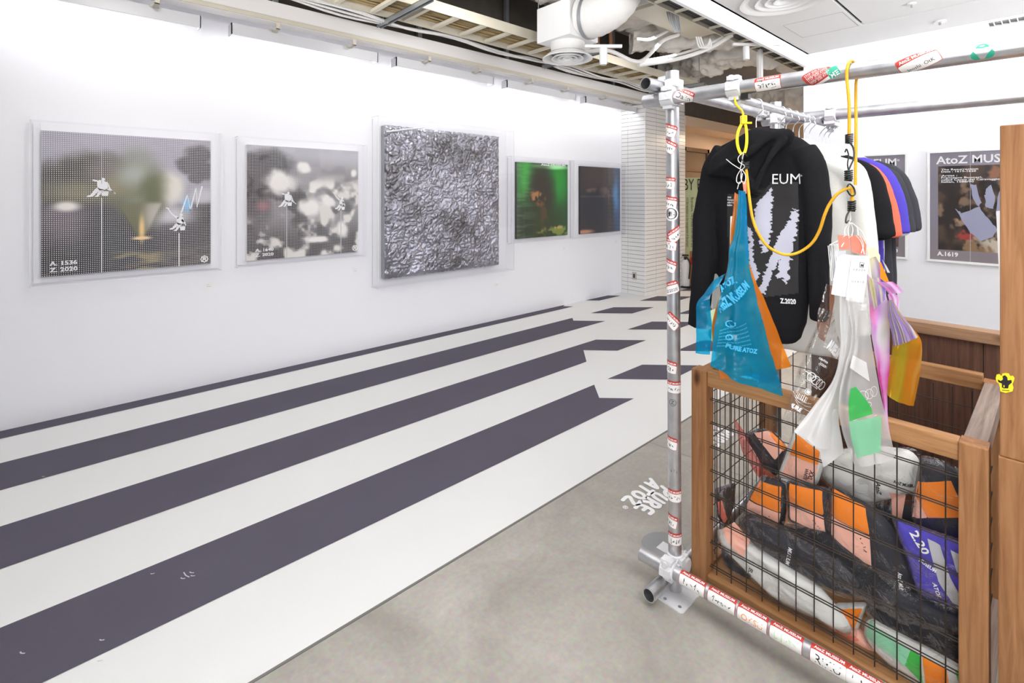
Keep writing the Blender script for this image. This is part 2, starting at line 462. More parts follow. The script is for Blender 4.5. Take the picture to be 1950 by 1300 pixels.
def bvh_of(o): return BVHTree.FromPolygons([tuple(v.co) for v in o.data.vertices], [tuple(p.vertices) for p in o.data.polygons])
def drop(bvh, p, d=Vector((0, 1, 0)), off=0.0015, back=0.25):
    p = Vector(p); h = bvh.ray_cast(p - d * back, d, back * 2 + 0.2)
    return (h[0] - d * off) if h[0] is not None else None
def decal_grid(name, poly_px, Y, bvh, mat, parent, step=0.004, off=0.0015, jag=0.0, colour=None):
    """print on cloth: cells of a fine grid inside a pixel outline laid on the cloth's surface"""
    P = [onY(x, y, Y) for x, y in poly_px]; poly = [(p.x, p.z) for p in P]
    x0, x1 = min(p[0] for p in poly), max(p[0] for p in poly); z0, z1 = min(p[1] for p in poly), max(p[1] for p in poly)
    nx = int((x1 - x0) / step) + 2; nz = int((z1 - z0) / step) + 2; idx = {}; v = []; f = []
    def vert(i, j):
        if (i, j) not in idx:
            q = drop(bvh, (x0 + i * step, Y, z0 + j * step), off=off)
            if q is None: return None
            idx[(i, j)] = len(v); v.append(q)
        return idx[(i, j)]
    for i in range(nx):
        for j in range(nz):
            x = x0 + (i + .5) * step; z = z0 + (j + .5) * step
            if jag: x += jag * noise.noise(Vector((x * 40, z * 120, 1.0)))
            if inside(poly, x, z):
                q = [vert(i, j), vert(i + 1, j), vert(i + 1, j + 1), vert(i, j + 1)]
                if None not in q: f.append(tuple(q))
    return mesh(name, v, f, mat, parent, smooth=True)
def decal_text(name, s, A_px, B_px, Y, bvh, mat, parent, height=None, bold=0.02, off=0.0022):
    A = onY(*A_px, Y); B = onY(*B_px, Y); v, f, w, h = text2d(s, bold); x = B - A; sx = x.length / w; x.normalize()
    n = Vector((0, -1, 0)); y = n.cross(x); sy = sx if height is None else height / h; V = []
    for p in v:
        q = A + x * p[0] * sx + y * p[1] * sy; d = drop(bvh, q, off=off); V.append(d if d is not None else q)
    return mesh(name, V, f, mat, parent)

# ------------------------------------------------------------------ materials
M = {}
M['wall'] = plain('white wall paint', rgb(240, 240, 245), 0.55, spec=0.3, bump=(120, 0.02))
M['white'] = plain('white satin paint', rgb(238, 238, 238), 0.4)
M['ceil'] = plain('white ceiling board', rgb(236, 236, 236), 0.7, spec=0.2)
M['beam'] = plain('pale grey beam paint', rgb(236, 233, 231), 0.55)
M['cream'] = plain('cream steel', rgb(204, 197, 180), 0.45)
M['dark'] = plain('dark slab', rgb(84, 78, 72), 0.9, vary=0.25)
M['slab'] = plain('grey slab', rgb(196, 193, 190), 0.9, vary=0.15, vscale=1.5)
M['stripe'] = plain('charcoal floor paint', rgb(86, 82, 95), 0.75, spec=0.25, bump=(420, 0.35), vary=0.1, vscale=3)
M['floorwhite'] = plain('white floor paint', rgb(222, 222, 221), 0.42, spec=0.35, bump=(260, 0.06), vary=0.02, vscale=2)
M['black'] = plain('black plastic', rgb(26, 26, 28), 0.4)
M['blackprint'] = plain('black ink', rgb(24, 24, 26), 0.7)
M['whiteprint'] = plain('white ink', rgb(238, 238, 240), 0.6)
M['redprint'] = plain('red sticker print', rgb(186, 58, 46), 0.4)
M['sticker'] = plain('white sticker paper', rgb(238, 236, 234), 0.4)
M['greenprint'] = plain('green sticker print', rgb(40, 160, 130), 0.4)
M['palegreen'] = plain('pale green ink', rgb(170, 225, 150), 0.6)
M['yellow'] = plain('yellow plastic', rgb(250, 224, 40), 0.35)
M['amber'] = plain('amber elastic cord', rgb(232, 172, 28), 0.55, bump=(300, 0.4))
M['string'] = plain('white string', rgb(235, 232, 226), 0.8)
M['clamp'] = plain('painted cast clamp', rgb(222, 222, 225), 0.45, bump=(90, 0.3))
M['wire'] = plain('rusty dark wire', rgb(62, 52, 46), 0.5, metal=0.4, vary=0.3, vscale=40)
M['steelwire'] = plain('bright steel wire', rgb(200, 200, 204), 0.25, metal=1.0)
M['channel'] = plain('galvanised channel', rgb(165, 168, 172), 0.4, metal=0.7)
M['grout'] = plain('grey grout', rgb(104, 102, 100), 0.9)
M['tile'] = plain('white glazed tile', rgb(236, 235, 234), 0.25, vary=0.015, vscale=3)
M['insul'] = plain('crumpled duct insulation', rgb(222, 217, 210), 0.5, spec=0.4, bump=(9, 0.9), vary=0.15, vscale=5)
M['flex'] = plain('white flexible duct cloth', rgb(226, 224, 222), 0.6, bump=(30, 0.5))
M['peach'] = plain('peach wall paint', rgb(228, 202, 176), 0.7)
M['acryledge'] = plain('frosted acrylic edge', rgb(232, 232, 234), 0.3)
M['paper'] = plain('white card', rgb(240, 240, 240), 0.6)
M['greycard'] = plain('grey card', rgb(190, 190, 194), 0.6)
M['orange'] = plain('fluorescent orange card', rgb(255, 138, 12), 0.55)
M['pink'] = plain('salmon pink card', rgb(255, 190, 168), 0.6)
M['coralcard'] = plain('coral card', rgb(245, 128, 108), 0.6)
M['greencard'] = plain('green card', rgb(60, 190, 70), 0.55)
M['mint'] = plain('pale green card', rgb(150, 222, 180), 0.55)
M['lime'] = plain('pale lime board', rgb(216, 226, 178), 0.6)
M['red'] = plain('red enamel', rgb(196, 34, 30), 0.3)
M['cardboard'] = plain('brown cardboard', rgb(170, 120, 84), 0.8)
M['glassdark'] = plain('dim glass door', rgb(120, 104, 88), 0.15)
M['brownframe'] = plain('bronze door frame', rgb(120, 96, 78), 0.4, metal=0.3)
M['purpleglass'] = plain('purple glaze', rgb(150, 110, 190), 0.2)
M['cloth_black'] = plain('black sweatshirt fleece', rgb(29, 29, 32), 0.95, spec=0.15, bump=(520, 0.3))
M['cloth_black2'] = plain('black jersey', rgb(36, 36, 40), 0.95, spec=0.15, bump=(520, 0.3))
M['cloth_char'] = plain('charcoal jersey', rgb(66, 66, 72), 0.95, spec=0.15, bump=(520, 0.3))
M['cloth_white'] = plain('white sweatshirt fleece', rgb(234, 233, 228), 0.95, spec=0.15, bump=(520, 0.3))
M['cloth_coral'] = plain('coral jersey', rgb(244, 112, 88), 0.95, spec=0.15, bump=(520, 0.3))
M['cloth_blue'] = plain('ultramarine jersey', rgb(84, 74, 184), 0.95, spec=0.15, bump=(520, 0.3))
M['cloth_grey'] = plain('pale grey jersey', rgb(206, 206, 212), 0.95, spec=0.15, bump=(520, 0.3))
M['strokes'] = plain('lavender grey brush print', rgb(190, 190, 206), 0.7)
M['darkphoto'] = plain('dark photo print', rgb(34, 32, 33), 0.75, vary=0.5, vscale=14)
M['darkcloth'] = plain('navy black cloth', rgb(40, 40, 48), 0.8, vary=0.3, vscale=12)
M['wood'] = wood('honey stained pine', rgb(174, 126, 86), rgb(136, 92, 56))
M['woodX'] = wood('honey stained pine rail', rgb(184, 138, 94), rgb(142, 98, 60), axis='X')
M['woodY'] = wood('grey brown pine top', rgb(168, 148, 136), rgb(120, 102, 92), axis='Y')
M['woodpanel'] = wood('dark brown wood panel', rgb(112, 78, 62), rgb(78, 52, 42), scale=1.3, knots=False)
M['woodcap'] = wood('light brown pine cap', rgb(174, 138, 108), rgb(138, 104, 76), axis='X')

def galv():
    m, nt, b = new_mat('galvanised steel pipe'); N = nt.nodes; L = nt.links
    tc = N.new('ShaderNodeTexCoord'); mp = N.new('ShaderNodeMapping'); mp.inputs['Scale'].default_value = (7, 7, 7); L.new(tc.outputs['Object'], mp.inputs['Vector'])
    no = N.new('ShaderNodeTexNoise'); no.inputs['Scale'].default_value = 3; no.inputs['Detail'].default_value = 4; L.new(mp.outputs['Vector'], no.inputs['Vector'])
    cr = N.new('ShaderNodeValToRGB'); cr.color_ramp.elements[0].color = rgb(184, 184, 188); cr.color_ramp.elements[1].color = rgb(208, 208, 212)
    cr.color_ramp.elements[0].position = 0.3; cr.color_ramp.elements[1].position = 0.7
    L.new(no.outputs['Fac'], cr.inputs['Fac']); L.new(cr.outputs['Color'], b.inputs['Base Color'])
    setin(b, Metallic=0.9, Roughness=0.3)
    ma = N.new('ShaderNodeMapRange'); ma.inputs[3].default_value = 0.3; ma.inputs[4].default_value = 0.4; L.new(no.outputs['Fac'], ma.inputs[0]); L.new(ma.outputs[0], b.inputs['Roughness'])
    return m
M['galv'] = galv()

def concrete():
    m, nt, b = new_mat('polished grey concrete'); N = nt.nodes; L = nt.links
    tc = N.new('ShaderNodeTexCoord')
    n1 = N.new('ShaderNodeTexNoise'); n1.inputs['Scale'].default_value = 1.6; n1.inputs['Detail'].default_value = 10; n1.inputs['Roughness'].default_value = 0.62; n1.inputs['Distortion'].default_value = 0.8
    n2 = N.new('ShaderNodeTexNoise'); n2.inputs['Scale'].default_value = 60; n2.inputs['Detail'].default_value = 4
    mp = N.new('ShaderNodeMapping'); mp.inputs['Scale'].default_value = (14, 3, 1); mp.inputs['Rotation'].default_value = (0, 0, 0.9)
    n3 = N.new('ShaderNodeTexNoise'); n3.inputs['Scale'].default_value = 3; n3.inputs['Detail'].default_value = 6
    L.new(tc.outputs['Object'], n1.inputs['Vector']); L.new(tc.outputs['Object'], n2.inputs['Vector']); L.new(tc.outputs['Object'], mp.inputs['Vector']); L.new(mp.outputs['Vector'], n3.inputs['Vector'])
    cr = N.new('ShaderNodeValToRGB'); cr.color_ramp.elements[0].position = 0.3; cr.color_ramp.elements[1].position = 0.72
    cr.color_ramp.elements[0].color = rgb(140, 135, 128); cr.color_ramp.elements[1].color = rgb(178, 173, 165)
    L.new(n1.outputs['Fac'], cr.inputs['Fac'])
    mx = N.new('ShaderNodeMix'); mx.data_type = 'RGBA'; mx.blend_type = 'OVERLAY'; mx.inputs['Factor'].default_value = 0.22
    L.new(cr.outputs['Color'], mx.inputs['A']); L.new(n2.outputs['Color'], mx.inputs['B'])
    m2 = N.new('ShaderNodeMix'); m2.data_type = 'RGBA'; m2.blend_type = 'SOFT_LIGHT'; m2.inputs['Factor'].default_value = 0.12
    L.new(mx.outputs['Result'], m2.inputs['A']); L.new(n3.outputs['Fac'], m2.inputs['B'])
    L.new(m2.outputs['Result'], b.inputs['Base Color']); setin(b, Roughness=0.42, Specular_IOR_Level=0.4)
    return m
M['concrete'] = concrete()
M['acrylic'] = film('clear acrylic', (0.995, 0.995, 0.998, 1), gloss=0.008, rough=0.02, bstr=0.0, fres=0.06)
M['film_clear'] = film('clear plastic film', (0.985, 0.985, 0.99, 1), opac=0.015, gloss=0.0, rough=0.13, bscale=9, bstr=0.85, dist=0.025, fres=0.26)
M['film_red'] = film('red tinted film', (0.98, 0.5, 0.48, 1), opac=0.35, base=rgb(236, 96, 90), gloss=0.03, bscale=26, bstr=0.9, dist=0.02)
M['vinyl_blue'] = film('blue vinyl', (0.05, 0.60, 0.88, 1), opac=0.40, base=rgb(0, 172, 232), gloss=0.0, rough=0.02, bscale=8, bstr=1.0, dist=0.04, fres=0.55)
M['vinyl_orange'] = film('orange vinyl', (1.0, 0.5, 0.10, 1), opac=0.62, base=rgb(255, 140, 30), gloss=0.03, rough=0.08, bscale=9, bstr=0.4)
M['vinyl_clear'] = film('clear vinyl', (0.9, 0.9, 0.9, 1), opac=0.03, gloss=0.07, rough=0.05, bscale=10, bstr=1.0, dist=0.03, fres=0.9)
M['vinyl_frost'] = film('frosted vinyl', (0.93, 0.93, 0.93, 1), opac=0.84, base=rgb(246, 246, 246), gloss=0.02, rough=0.35, bscale=8, bstr=0.4)
M['vinyl_frost2'] = film('thin frosted vinyl', (0.95, 0.95, 0.95, 1), opac=0.5, base=rgb(246, 246, 246), gloss=0.03, rough=0.25, bscale=8, bstr=0.4)
M['vinyl_green'] = film('green printed film', (0.5, 0.9, 0.55, 1), opac=0.85, base=rgb(62, 200, 96), gloss=0.04, rough=0.3)
M['vinyl_mint'] = film('mint printed film', (0.7, 0.95, 0.78, 1), opac=0.85, base=rgb(150, 226, 182), gloss=0.04, rough=0.3)
M['iri_mag'] = iridescent('magenta holographic film', (0.95, 0.85, 0.95, 1), [rgb(240, 238, 244), rgb(246, 244, 248), rgb(240, 236, 244), rgb(214, 60, 150), rgb(226, 170, 232), rgb(246, 244, 248), rgb(246, 244, 248), rgb(150, 220, 220), rgb(240, 236, 244)], opac=0.75, gloss=.18)
M['iri_gold'] = iridescent('gold holographic film', (0.95, 0.75, 0.35, 1), [rgb(214, 160, 30), rgb(190, 112, 34), rgb(168, 150, 40), rgb(206, 128, 36), rgb(240, 214, 120)], opac=0.7, gloss=.2)
M['iri_cone'] = iridescent('rainbow holographic film', (0.95, 0.95, 0.9, 1), [rgb(236, 236, 200), rgb(60, 190, 190), rgb(230, 225, 150), rgb(150, 120, 210), rgb(230, 235, 225), rgb(214, 190, 90)], opac=0.65, gloss=0.4)

def inst(name, me, loc, parent=None, rot=None):
    o = bpy.data.objects.new(name, me); COL.objects.link(o); o.location = loc
    if rot: o.rotation_euler = rot
    if parent:
        o.parent = parent; o.matrix_parent_inverse = world_of(parent).inverted()
    return o
def struct(o): o['kind'] = 'structure'; return o

# ------------------------------------------------------------------ the room
XW = -4.5          # left wall plane
YF = 6.42          # far walls
YB = -1.6          # behind the camera
floor = struct(MB().box((-9, YB, -0.1), (3.2, 14, 0.0)).build('floor', M['concrete']))
# painted white area with charcoal stripes
pw = 0.0015
mesh('white_paint', [(XW, YB, pw), (-1.667, YB, pw), (-1.667, 14, pw), (-9, 14, pw), (-9, 7.5, pw), (XW, 7.5, pw)], [(0, 1, 2, 3, 4, 5)], M['floorwhite'], floor)
pz = 0.003
def stripe(pts, name='stripe'):
    b = [(x, y, pz) for x, y in pts]; mesh(name, b, [tuple(range(len(b)))], M['stripe'], floor)
stripe([(XW, YB), (-4.36, YB), (-4.36, 5.075), (-4.41, 5.02), (-4.46, 4.98), (XW, 5.06)])
stripe([(-3.964, YB), (-3.602, YB), (-3.602, 4.766), (-3.868, 4.5), (-3.962, 4.59)])
stripe([(-3.21, YB), (-2.845, YB), (-2.84, 3.482), (-3.07, 3.718), (-2.84, 3.948), (-2.846, 4.447), (-3.207, 4.083)])
stripe([(-2.46, YB), (-2.096, YB), (-2.095, 3.113), (-2.272, 2.932), (-2.456, 3.106)])
for par in ([(-4.495, 5.494), (-4.352, 5.62), (-4.352, 6.13), (-4.49, 5.998)], [(-3.965, 4.947), (-3.604, 5.319), (-3.608, 5.828), (-3.968, 5.43)],
            [(-3.968, 6.037), (-3.604, 6.40), (-3.604, 6.86), (-3.968, 6.499)], [(-3.213, 4.649), (-2.85, 5.04), (-2.85, 5.53), (-3.218, 5.151)],
            [(-2.461, 3.285), (-2.1, 3.655), (-2.105, 4.147), (-2.461, 3.784)], [(-3.213, 5.72), (-2.85, 6.10), (-2.85, 6.6), (-3.213, 6.22)],
            [(-2.461, 4.36), (-2.1, 4.73), (-2.105, 5.22), (-2.461, 4.86)], [(-2.461, 5.43), (-2.1, 5.8), (-2.105, 6.29), (-2.461, 5.93)],
            [(-3.968, 7.1), (-3.604, 7.47), (-3.604, 7.95), (-3.968, 7.57)], [(-3.213, 6.8), (-2.85, 7.17), (-2.85, 7.67), (-3.213, 7.3)]):
    stripe(par)
# edge strip and saw-cut joint of the concrete
box('edge_strip', (-1.672, YB, 0.0), (-1.662, 14, 0.0024), plain('grey metal edge', rgb(120, 118, 114), 0.5, metal=0.3), floor)
ja, jb = onZ(1228, 838.7), onZ(1319, 872); jd = (jb - ja).normalized()
mesh('joint', [ja - jd * .02 + Vector((0, 0, .0012)), ja + jd * 3 + Vector((0, 0, .0012)), ja + jd * 3 + Vector((.002, .003, .0012)), ja - jd * .02 + Vector((.002, .003, .0012))], [(0, 1, 2, 3)], plain('joint', rgb(112, 108, 102), .9), floor)
# bubble lettering on the concrete
def floor_text(name, s, A, B, h, bold=0.055):
    A = onZ(*A); B = onZ(*B); return text_span(name, s, A, B, (0, 0, 1), M['whiteprint'], floor, height=h, bold=bold, off=0.002)
GLY = {'P': [[(.2, 0), (.2, .95)], [(.2, .95), (.6, 1.0), (.85, .75), (.6, .48), (.2, .45)]], 'U': [[(.15, 1), (.14, .4), (.3, .08), (.5, .02), (.7, .08), (.86, .4), (.85, 1)]],
       'R': [[(.2, 0), (.2, .95)], [(.2, .95), (.6, 1.0), (.85, .75), (.6, .48), (.2, .45)], [(.5, .45), (.85, 0)]], 'E': [[(.88, .98), (.4, .98), (.18, .75), (.2, .25), (.4, .02), (.88, .02)], [(.2, .5), (.75, .5)]],
       'A': [[(.08, 0), (.5, 1), (.92, 0)], [(.3, .32), (.7, .32)]], 'T': [[(.05, .97), (.95, .97)], [(.5, .95), (.5, 0)]], 'O': [[(.5 + .4 * math.cos(a * math.pi / 9), .5 + .45 * math.sin(a * math.pi / 9)) for a in range(19)]],
       'Z': [[(.1, .97), (.6, 1.0), (.85, .85), (.5, .5), (.15, .15), (.4, .0), (.92, .03)]]}
def bubble(word, quad, shift=Vector((0, 0, 0)), pen=.0105):
    BL, BR, TL, TR = [onZ(*p) + shift for p in quad]; n = len(word)
    for k, ch in enumerate(word):
        def M2(x, y):
            x = (k + .08 + .84 * x) / n; return BL.lerp(BR, x).lerp(TL.lerp(TR, x), y)
        pts = []
        for st in GLY[ch]:
            P = [M2(*p) for p in st]; P = smooth_path(P, 24) if len(P) > 2 else [P[0].lerp(P[1], t / 12) for t in range(13)]
            pts += [(p.x, p.y) for p in P]
        A = np.array(pts); c = .0016; x0, y0 = A.min(0) - pen - c; nx, ny = ((A.max(0) - A.min(0) + 2 * pen + 2 * c) / c).astype(int) + 1
        idx = {}; V = []; Fc = []
        def vi(i, j):
            if (i, j) not in idx: idx[(i, j)] = len(V); V.append((x0 + i * c, y0 + j * c, .0022))
            return idx[(i, j)]
        for i in range(nx):
            for j in range(ny):
                if ((A - (x0 + (i + .5) * c, y0 + (j + .5) * c)) ** 2).sum(1).min() < pen * pen: Fc.append((vi(i, j), vi(i + 1, j), vi(i + 1, j + 1), vi(i, j + 1)))
        mesh('letter', V, Fc, M['whiteprint'], floor)
qA = [(1241, 911), (1183, 954), (1257, 925), (1210, 964)]; qP = [(1264, 924), (1207, 969), (1284, 940), (1236, 981)]
bubble('ATOZ', qA); bubble('PURE', qP)
sh = onZ(1363, 838) - onZ(1238, 960); bubble('PURE', qP, sh); bubble('ATOZ', qA, sh)
rr = onZ(1192, 966)
mesh('lettering', *(lambda v, f: ([(rr.x + (x - .5 * .03), rr.y + (y - .015), .002) for x, y in [(p[0] * .035, p[1] * .035) for p in v]], f))(*text2d('\u00ae', 0.02)[:2]), M['whiteprint'], floor)
for k, (x_, y_, L_) in enumerate(((352, 1098, .05), (362, 1093, .02), (345, 1104, .018), (364, 1099, .014), (190, 1222, .014), (38, 1247, .02), (186, 1262, .008), (287, 1095, .01), (80, 909, .012))):
    c_ = onZ(x_, y_); v_, f_ = ribbon2d([(c_.x - L_ / 2, c_.y), (c_.x, c_.y + .003), (c_.x + L_ * .4, c_.y + .012)], .004); mesh('scuff', [(a, b, .0042) for a, b in v_], f_, M['greycard'], floor)
struct(box('wall_left', (XW - 0.15, YB, 0), (XW, YF, 3.95), M['wall']))
struct(box('wall_far', (-2.0, YF, 0), (3.2, YF + 0.12, 3.24), M['wall']))
struct(box('wall_right', (3.2, YB, 0), (3.3, YF, 3.0), M['wall']))

# tiled pillar
XP = -4.08
pil = struct(MB().box((XW, YF - 0.062, 0), (XP - 0.008, 7.49, 2.83)).build('wall_pillar', M['grout']))
rowh = 0.0602; gap = 0.0052; nrow = 47
def tile_mesh(dx, dy, dz):
    m = MB().box((0, 0, 0), (dx, dy, dz)); me = bpy.data.meshes.new('tile'); me.from_pydata(m.v, [], m.f); me.materials.append(M['tile']); return me
tf1 = tile_mesh(0.115, 0.009, rowh - gap); tf2 = tile_mesh(0.300, 0.009, rowh - gap); ts = tile_mesh(0.009, 0.284, rowh - gap)
for k in range(nrow):
    z = 0.003 + k * rowh
    inst('tile', tf1, (XW + 0.001, YF - 0.0705, z), pil); inst('tile', tf2, (XW + 0.12, YF - 0.0705, z), pil)
    for c in range(4): inst('tile', ts, (XP - 0.009, YF - 0.060 + 0.29 * c, z), pil)
box('corner_bead', (XP - 0.004, YF - 0.072, 0), (XP + 0.002, YF - 0.062, 2.83), M['white'], pil)
sp = onY(1208, 525, YF - 0.071)
sw = MB().box((sp.x - .035, sp.y - .008, sp.z - .055), (sp.x + .035, sp.y, sp.z + .055)).build('wall_socket', plain('steel plate', rgb(190, 186, 180), .35, metal=.6), bevel=.003)
tag(sw, 'small metal socket plate low on the white tiled pillar', 'socket')
box('socket_slot', (sp.x - .014, sp.y - .0095, sp.z - .03), (sp.x + .014, sp.y - .008, sp.z + .03), M['black'], sw)

# beam along the wall with the lamp rail, white cove board behind it
bm_ = struct(box('trim_1', (XP - 0.12, YB, 2.835), (XP, YF + 1.1, 2.99), M['beam']))
box('lamp_rail', (XP, YB, 2.838), (XP + 0.014, YF - 0.05, 2.866), M['cream'], bm_)
box('lamp_rail_lip', (XP, YB, 2.866), (XP + 0.007, YF - 0.05, 2.872), M['cream'], bm_)
struct(box('ceiling', (XW, YB, 2.99), (XP - 0.1, YF, 3.01), M['ceil']))

# exposed slab over the middle, ribbed deck
slab = struct(box('ceiling', (-9, YB, 3.95), (-1.9, 14, 4.1), M['slab']))
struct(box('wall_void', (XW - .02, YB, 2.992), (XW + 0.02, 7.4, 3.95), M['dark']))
rib = plain('pale deck steel', rgb(200, 195, 186), 0.6)
for i in range(8):
    x = -3.1 + i * 0.155
    MB().add([(x, 3.4, 3.78), (x + .1, 3.4, 3.78), (x + .125, 3.4, 3.85), (x - .025, 3.4, 3.85), (x, 7.5, 3.78), (x + .1, 7.5, 3.78), (x + .125, 7.5, 3.85), (x - .025, 7.5, 3.85)],
             [(0, 1, 2, 3), (7, 6, 5, 4), (0, 4, 5, 1), (1, 5, 6, 2), (3, 2, 6, 7), (0, 3, 7, 4)]).build('deck_rib', rib, slab)
box('deck_sheet', (-3.2, 3.4, 3.85), (-1.9, 7.5, 3.87), rib, slab)

# white suspended ceiling with its light cove
XE = -2.0; wc = struct(MB().box((XE, YB, 2.985), (XE + 0.035, YF, 3.2)).build('ceiling', M['ceil']))
box('cove_top', (XE, YB, 3.2), (3.2, YF, 3.24), M['ceil'], wc)
PX0, PY1 = -1.81, 5.93
box('cove_side', (PX0, YB, 3.0), (PX0 + 0.02, PY1, 3.14), M['ceil'], wc)
box('cove_end', (PX0, PY1 - 0.02, 3.0), (3.2, PY1, 3.14), M['ceil'], wc)
E_lamp = emit('cove light tube', (1, 1, 1, 1), 9.0)
box('cove_lamp', (XE + .05, YB, 3.165), (PX0 - .03, YF - .1, 3.195), E_lamp, wc)
box('cove_lamp', (PX0, PY1 + .08, 3.165), (3.2, YF - .08, 3.195), E_lamp, wc)
# ceiling boards left around the dark slot
sl_a = onZ(1645, 46, 3.0); sl_b = onZ(1602, 0, 3.0); sx_ = sl_a.x; sy_ = sl_a.y
g = 0.022
board = [(PX0, YB, sx_ - g, PY1 - .02), (sx_ - g, sy_ + g, 3.2, PY1 - .02), (sx_ + g * .2, YB, 3.2, sy_)]
for a, b, c, d in board: box('ceiling_board', (a, b, 3.0), (c, d, 3.02), M['ceil'], wc)
box('slot_back', (sx_ - .1, YB, 3.05), (3.2, sy_ + .1, 3.06), M['black'], wc)
# access panel outline
ap = [onZ(1533, 75, 2.999), onZ(1640, 54, 2.999), onZ(1662, 78, 2.999), onZ(1548, 85, 2.999)]
ax0, ax1 = ap[0].x, ap[1].x; ay0 = 4.75; ay1 = 5.25
lm = plain('fine ceiling joint', rgb(176, 174, 172), .8)
mbx = MB()
for lo, hi in (((ax0, ay0), (ax1, ay0 + .004)), ((ax0, ay1), (ax1, ay1 + .004)), ((ax0, ay0), (ax0 + .004, ay1)), ((ax1, ay0), (ax1 + .004, ay1))):
    mbx.box((lo[0], lo[1], 2.9985), (hi[0], hi[1], 3.0002))
mbx.build('access_hatch_joint', lm, wc)

# corridor beyond the pillar
struct(box('wall_corridor', (-4.62, 7.5, 0), (-4.5, 8.2, 2.75), M['peach']))
struct(box('wall_corridor', (-4.62, 9.15, 0), (-4.5, 11.2, 2.75), M['peach']))
struct(box('wall_corridor', (-4.62, 8.2, 2.35), (-4.5, 9.15, 2.75), M['peach']))
struct(box('wall_back', (-4.6, 11.2, 0), (-1.0, 11.3, 3.9), M['peach']))
sof = struct(box('trim_2', (-6.5, 7.5, 2.62), (-4.06, 11.2, 2.78), M['peach']))
box('soffit_black_gap', (-4.12, 7.5, 2.78), (-4.07, 11.2, 3.1), M['dark'], sof)
dr = empty('door_1', (-4.52, 8.67, 0), kind='structure')
MB().box((-4.56, 8.2, 0), (-4.47, 8.27, 2.35)).box((-4.56, 9.08, 0), (-4.47, 9.15, 2.35)).box((-4.56, 8.2, 2.28), (-4.47, 9.15, 2.35)).build('door_frame', M['brownframe'], dr)
box('door_glass', (-4.53, 8.27, 0), (-4.515, 9.08, 2.28), M['glassdark'], dr)
box('door_bar', (-4.515, 8.27, 1.92), (-4.49, 9.08, 1.95), M['brownframe'], dr)
box('door_notice', (-4.515, 8.45, 1.1), (-4.51, 8.95, 1.72), M['lime'], dr)

# ------------------------------------------------------------------ wall washers
wash = M['grill'] = plain('pale grey lamp housing', rgb(206, 206, 210), 0.35)
tube_e = emit('wall washer tube', (1, 1, 1, 1), 0.6)
names = ['leftmost under the beam, cut off by the view', 'second from the left, above the grey dotted print', 'third from the left, above the crumpled silver panel',
         'fourth from the left, above the green hologram', 'fifth from the left, ending before the tiled pillar']
for k, (y0, y1) in enumerate([(-0.44, 0.755), (0.953, 2.155), (2.343, 3.542), (3.744, 4.938), (5.14, 6.321)]):
    xc = -4.2; zc = 2.757
    r = empty('wall_washer_lamp', (xc, (y0 + y1) / 2, zc + .06), 'long grey wall lamp, ' + names[k], 'lamp', 'wall washer lamps under the beam')
    MB().box((xc - .012, y0, zc - .042), (xc, y1, zc + .042)).box((xc - .04, y0, zc + .034), (xc - .012, y1, zc + .042)).box((xc - .10, y0, zc - .042), (xc - .0, y0 + .006, zc + .042)).box((xc - .10, y1 - .006, zc - .042), (xc, y1, zc + .042)).build('housing', wash, r)
    box('lamp_tube', (xc - .05, y0 + .02, zc + .022), (xc - .02, y1 - .02, zc + .033), tube_e, r)
    for f_ in (0.25, 0.77):
        yb = y0 + (y1 - y0) * f_
        MB().box((xc - .02, yb - .014, zc + .03), (xc + .11, yb + .014, zc + .036)).box((xc + .104, yb - .014, zc + .03), (xc + .110, yb + .014, 2.838)).box((xc - .006, yb - .03, zc + .034), (xc + .006, yb + .03, zc + .052)).build('bracket', M['cream'], r)
        box('clip', (xc - .003, yb - .02, zc + .034), (xc + .008, yb + .02, zc + .046), M['channel'], r)
    area_light('washer_light', (xc - .065, (y0 + y1) / 2, zc + .018), y1 - y0 - .02, 3.6, (-0.42, 0, -0.91), size_y=.04)

# ------------------------------------------------------------------ art on the left wall
XC = -4.41
def case(cat, label, y0, y1, z0, z1, d=0.09):
    """acrylic box on the wall; returns the thing"""
    r = empty('framed_artwork', (XW, (y0 + y1) / 2, z0), label, cat, 'acrylic cased works on the white wall')
    t = 0.006; x1 = XW + d
    box('backboard', (XW + .001, y0 + .012, z0 + .012), (XW + .012, y1 - .012, z1 - .012), M['wall'], r)
    m = MB(); m.box((x1 - .003, y0, z0), (x1, y1, z1))
    m.box((XW, y0, z1 - .003), (x1 - .004, y1, z1)).box((XW, y0, z0), (x1 - .004, y1, z0 + .003)).box((XW, y0, z0 + .004), (x1 - .004, y0 + .003, z1 - .004)).box((XW, y1 - .003, z0 + .004), (x1 - .004, y1, z1 - .004))
    c = m.build('acrylic_case', M['acrylic'], r)
    e = MB(); w = .0022
    for y in (y0, y1): e.box((x1 - .002, y - w, z0 - w), (x1 + .001, y + w, z1 + w))
    for z in (z0, z1): e.box((x1 - .002, y0 - w, z - w), (x1 + .001, y1 + w, z + w)).box((XW, y0 - .001, z - .0015), (x1, y0 + .002, z + .0015)).box((XW, y1 - .002, z - .0015), (x1, y1 + .001, z + .0015))
    e.build('case_edge', M['acryledge'], c)
    return r
def art_rect(pa, pb, pc, X): # left-top px, left-bottom px, right-top px
    A = onX(*pa, X); B = onX(*pb, X); C = onX(*pc, X); return A.y, C.y, B.z, A.z
XA = XW + 0.045

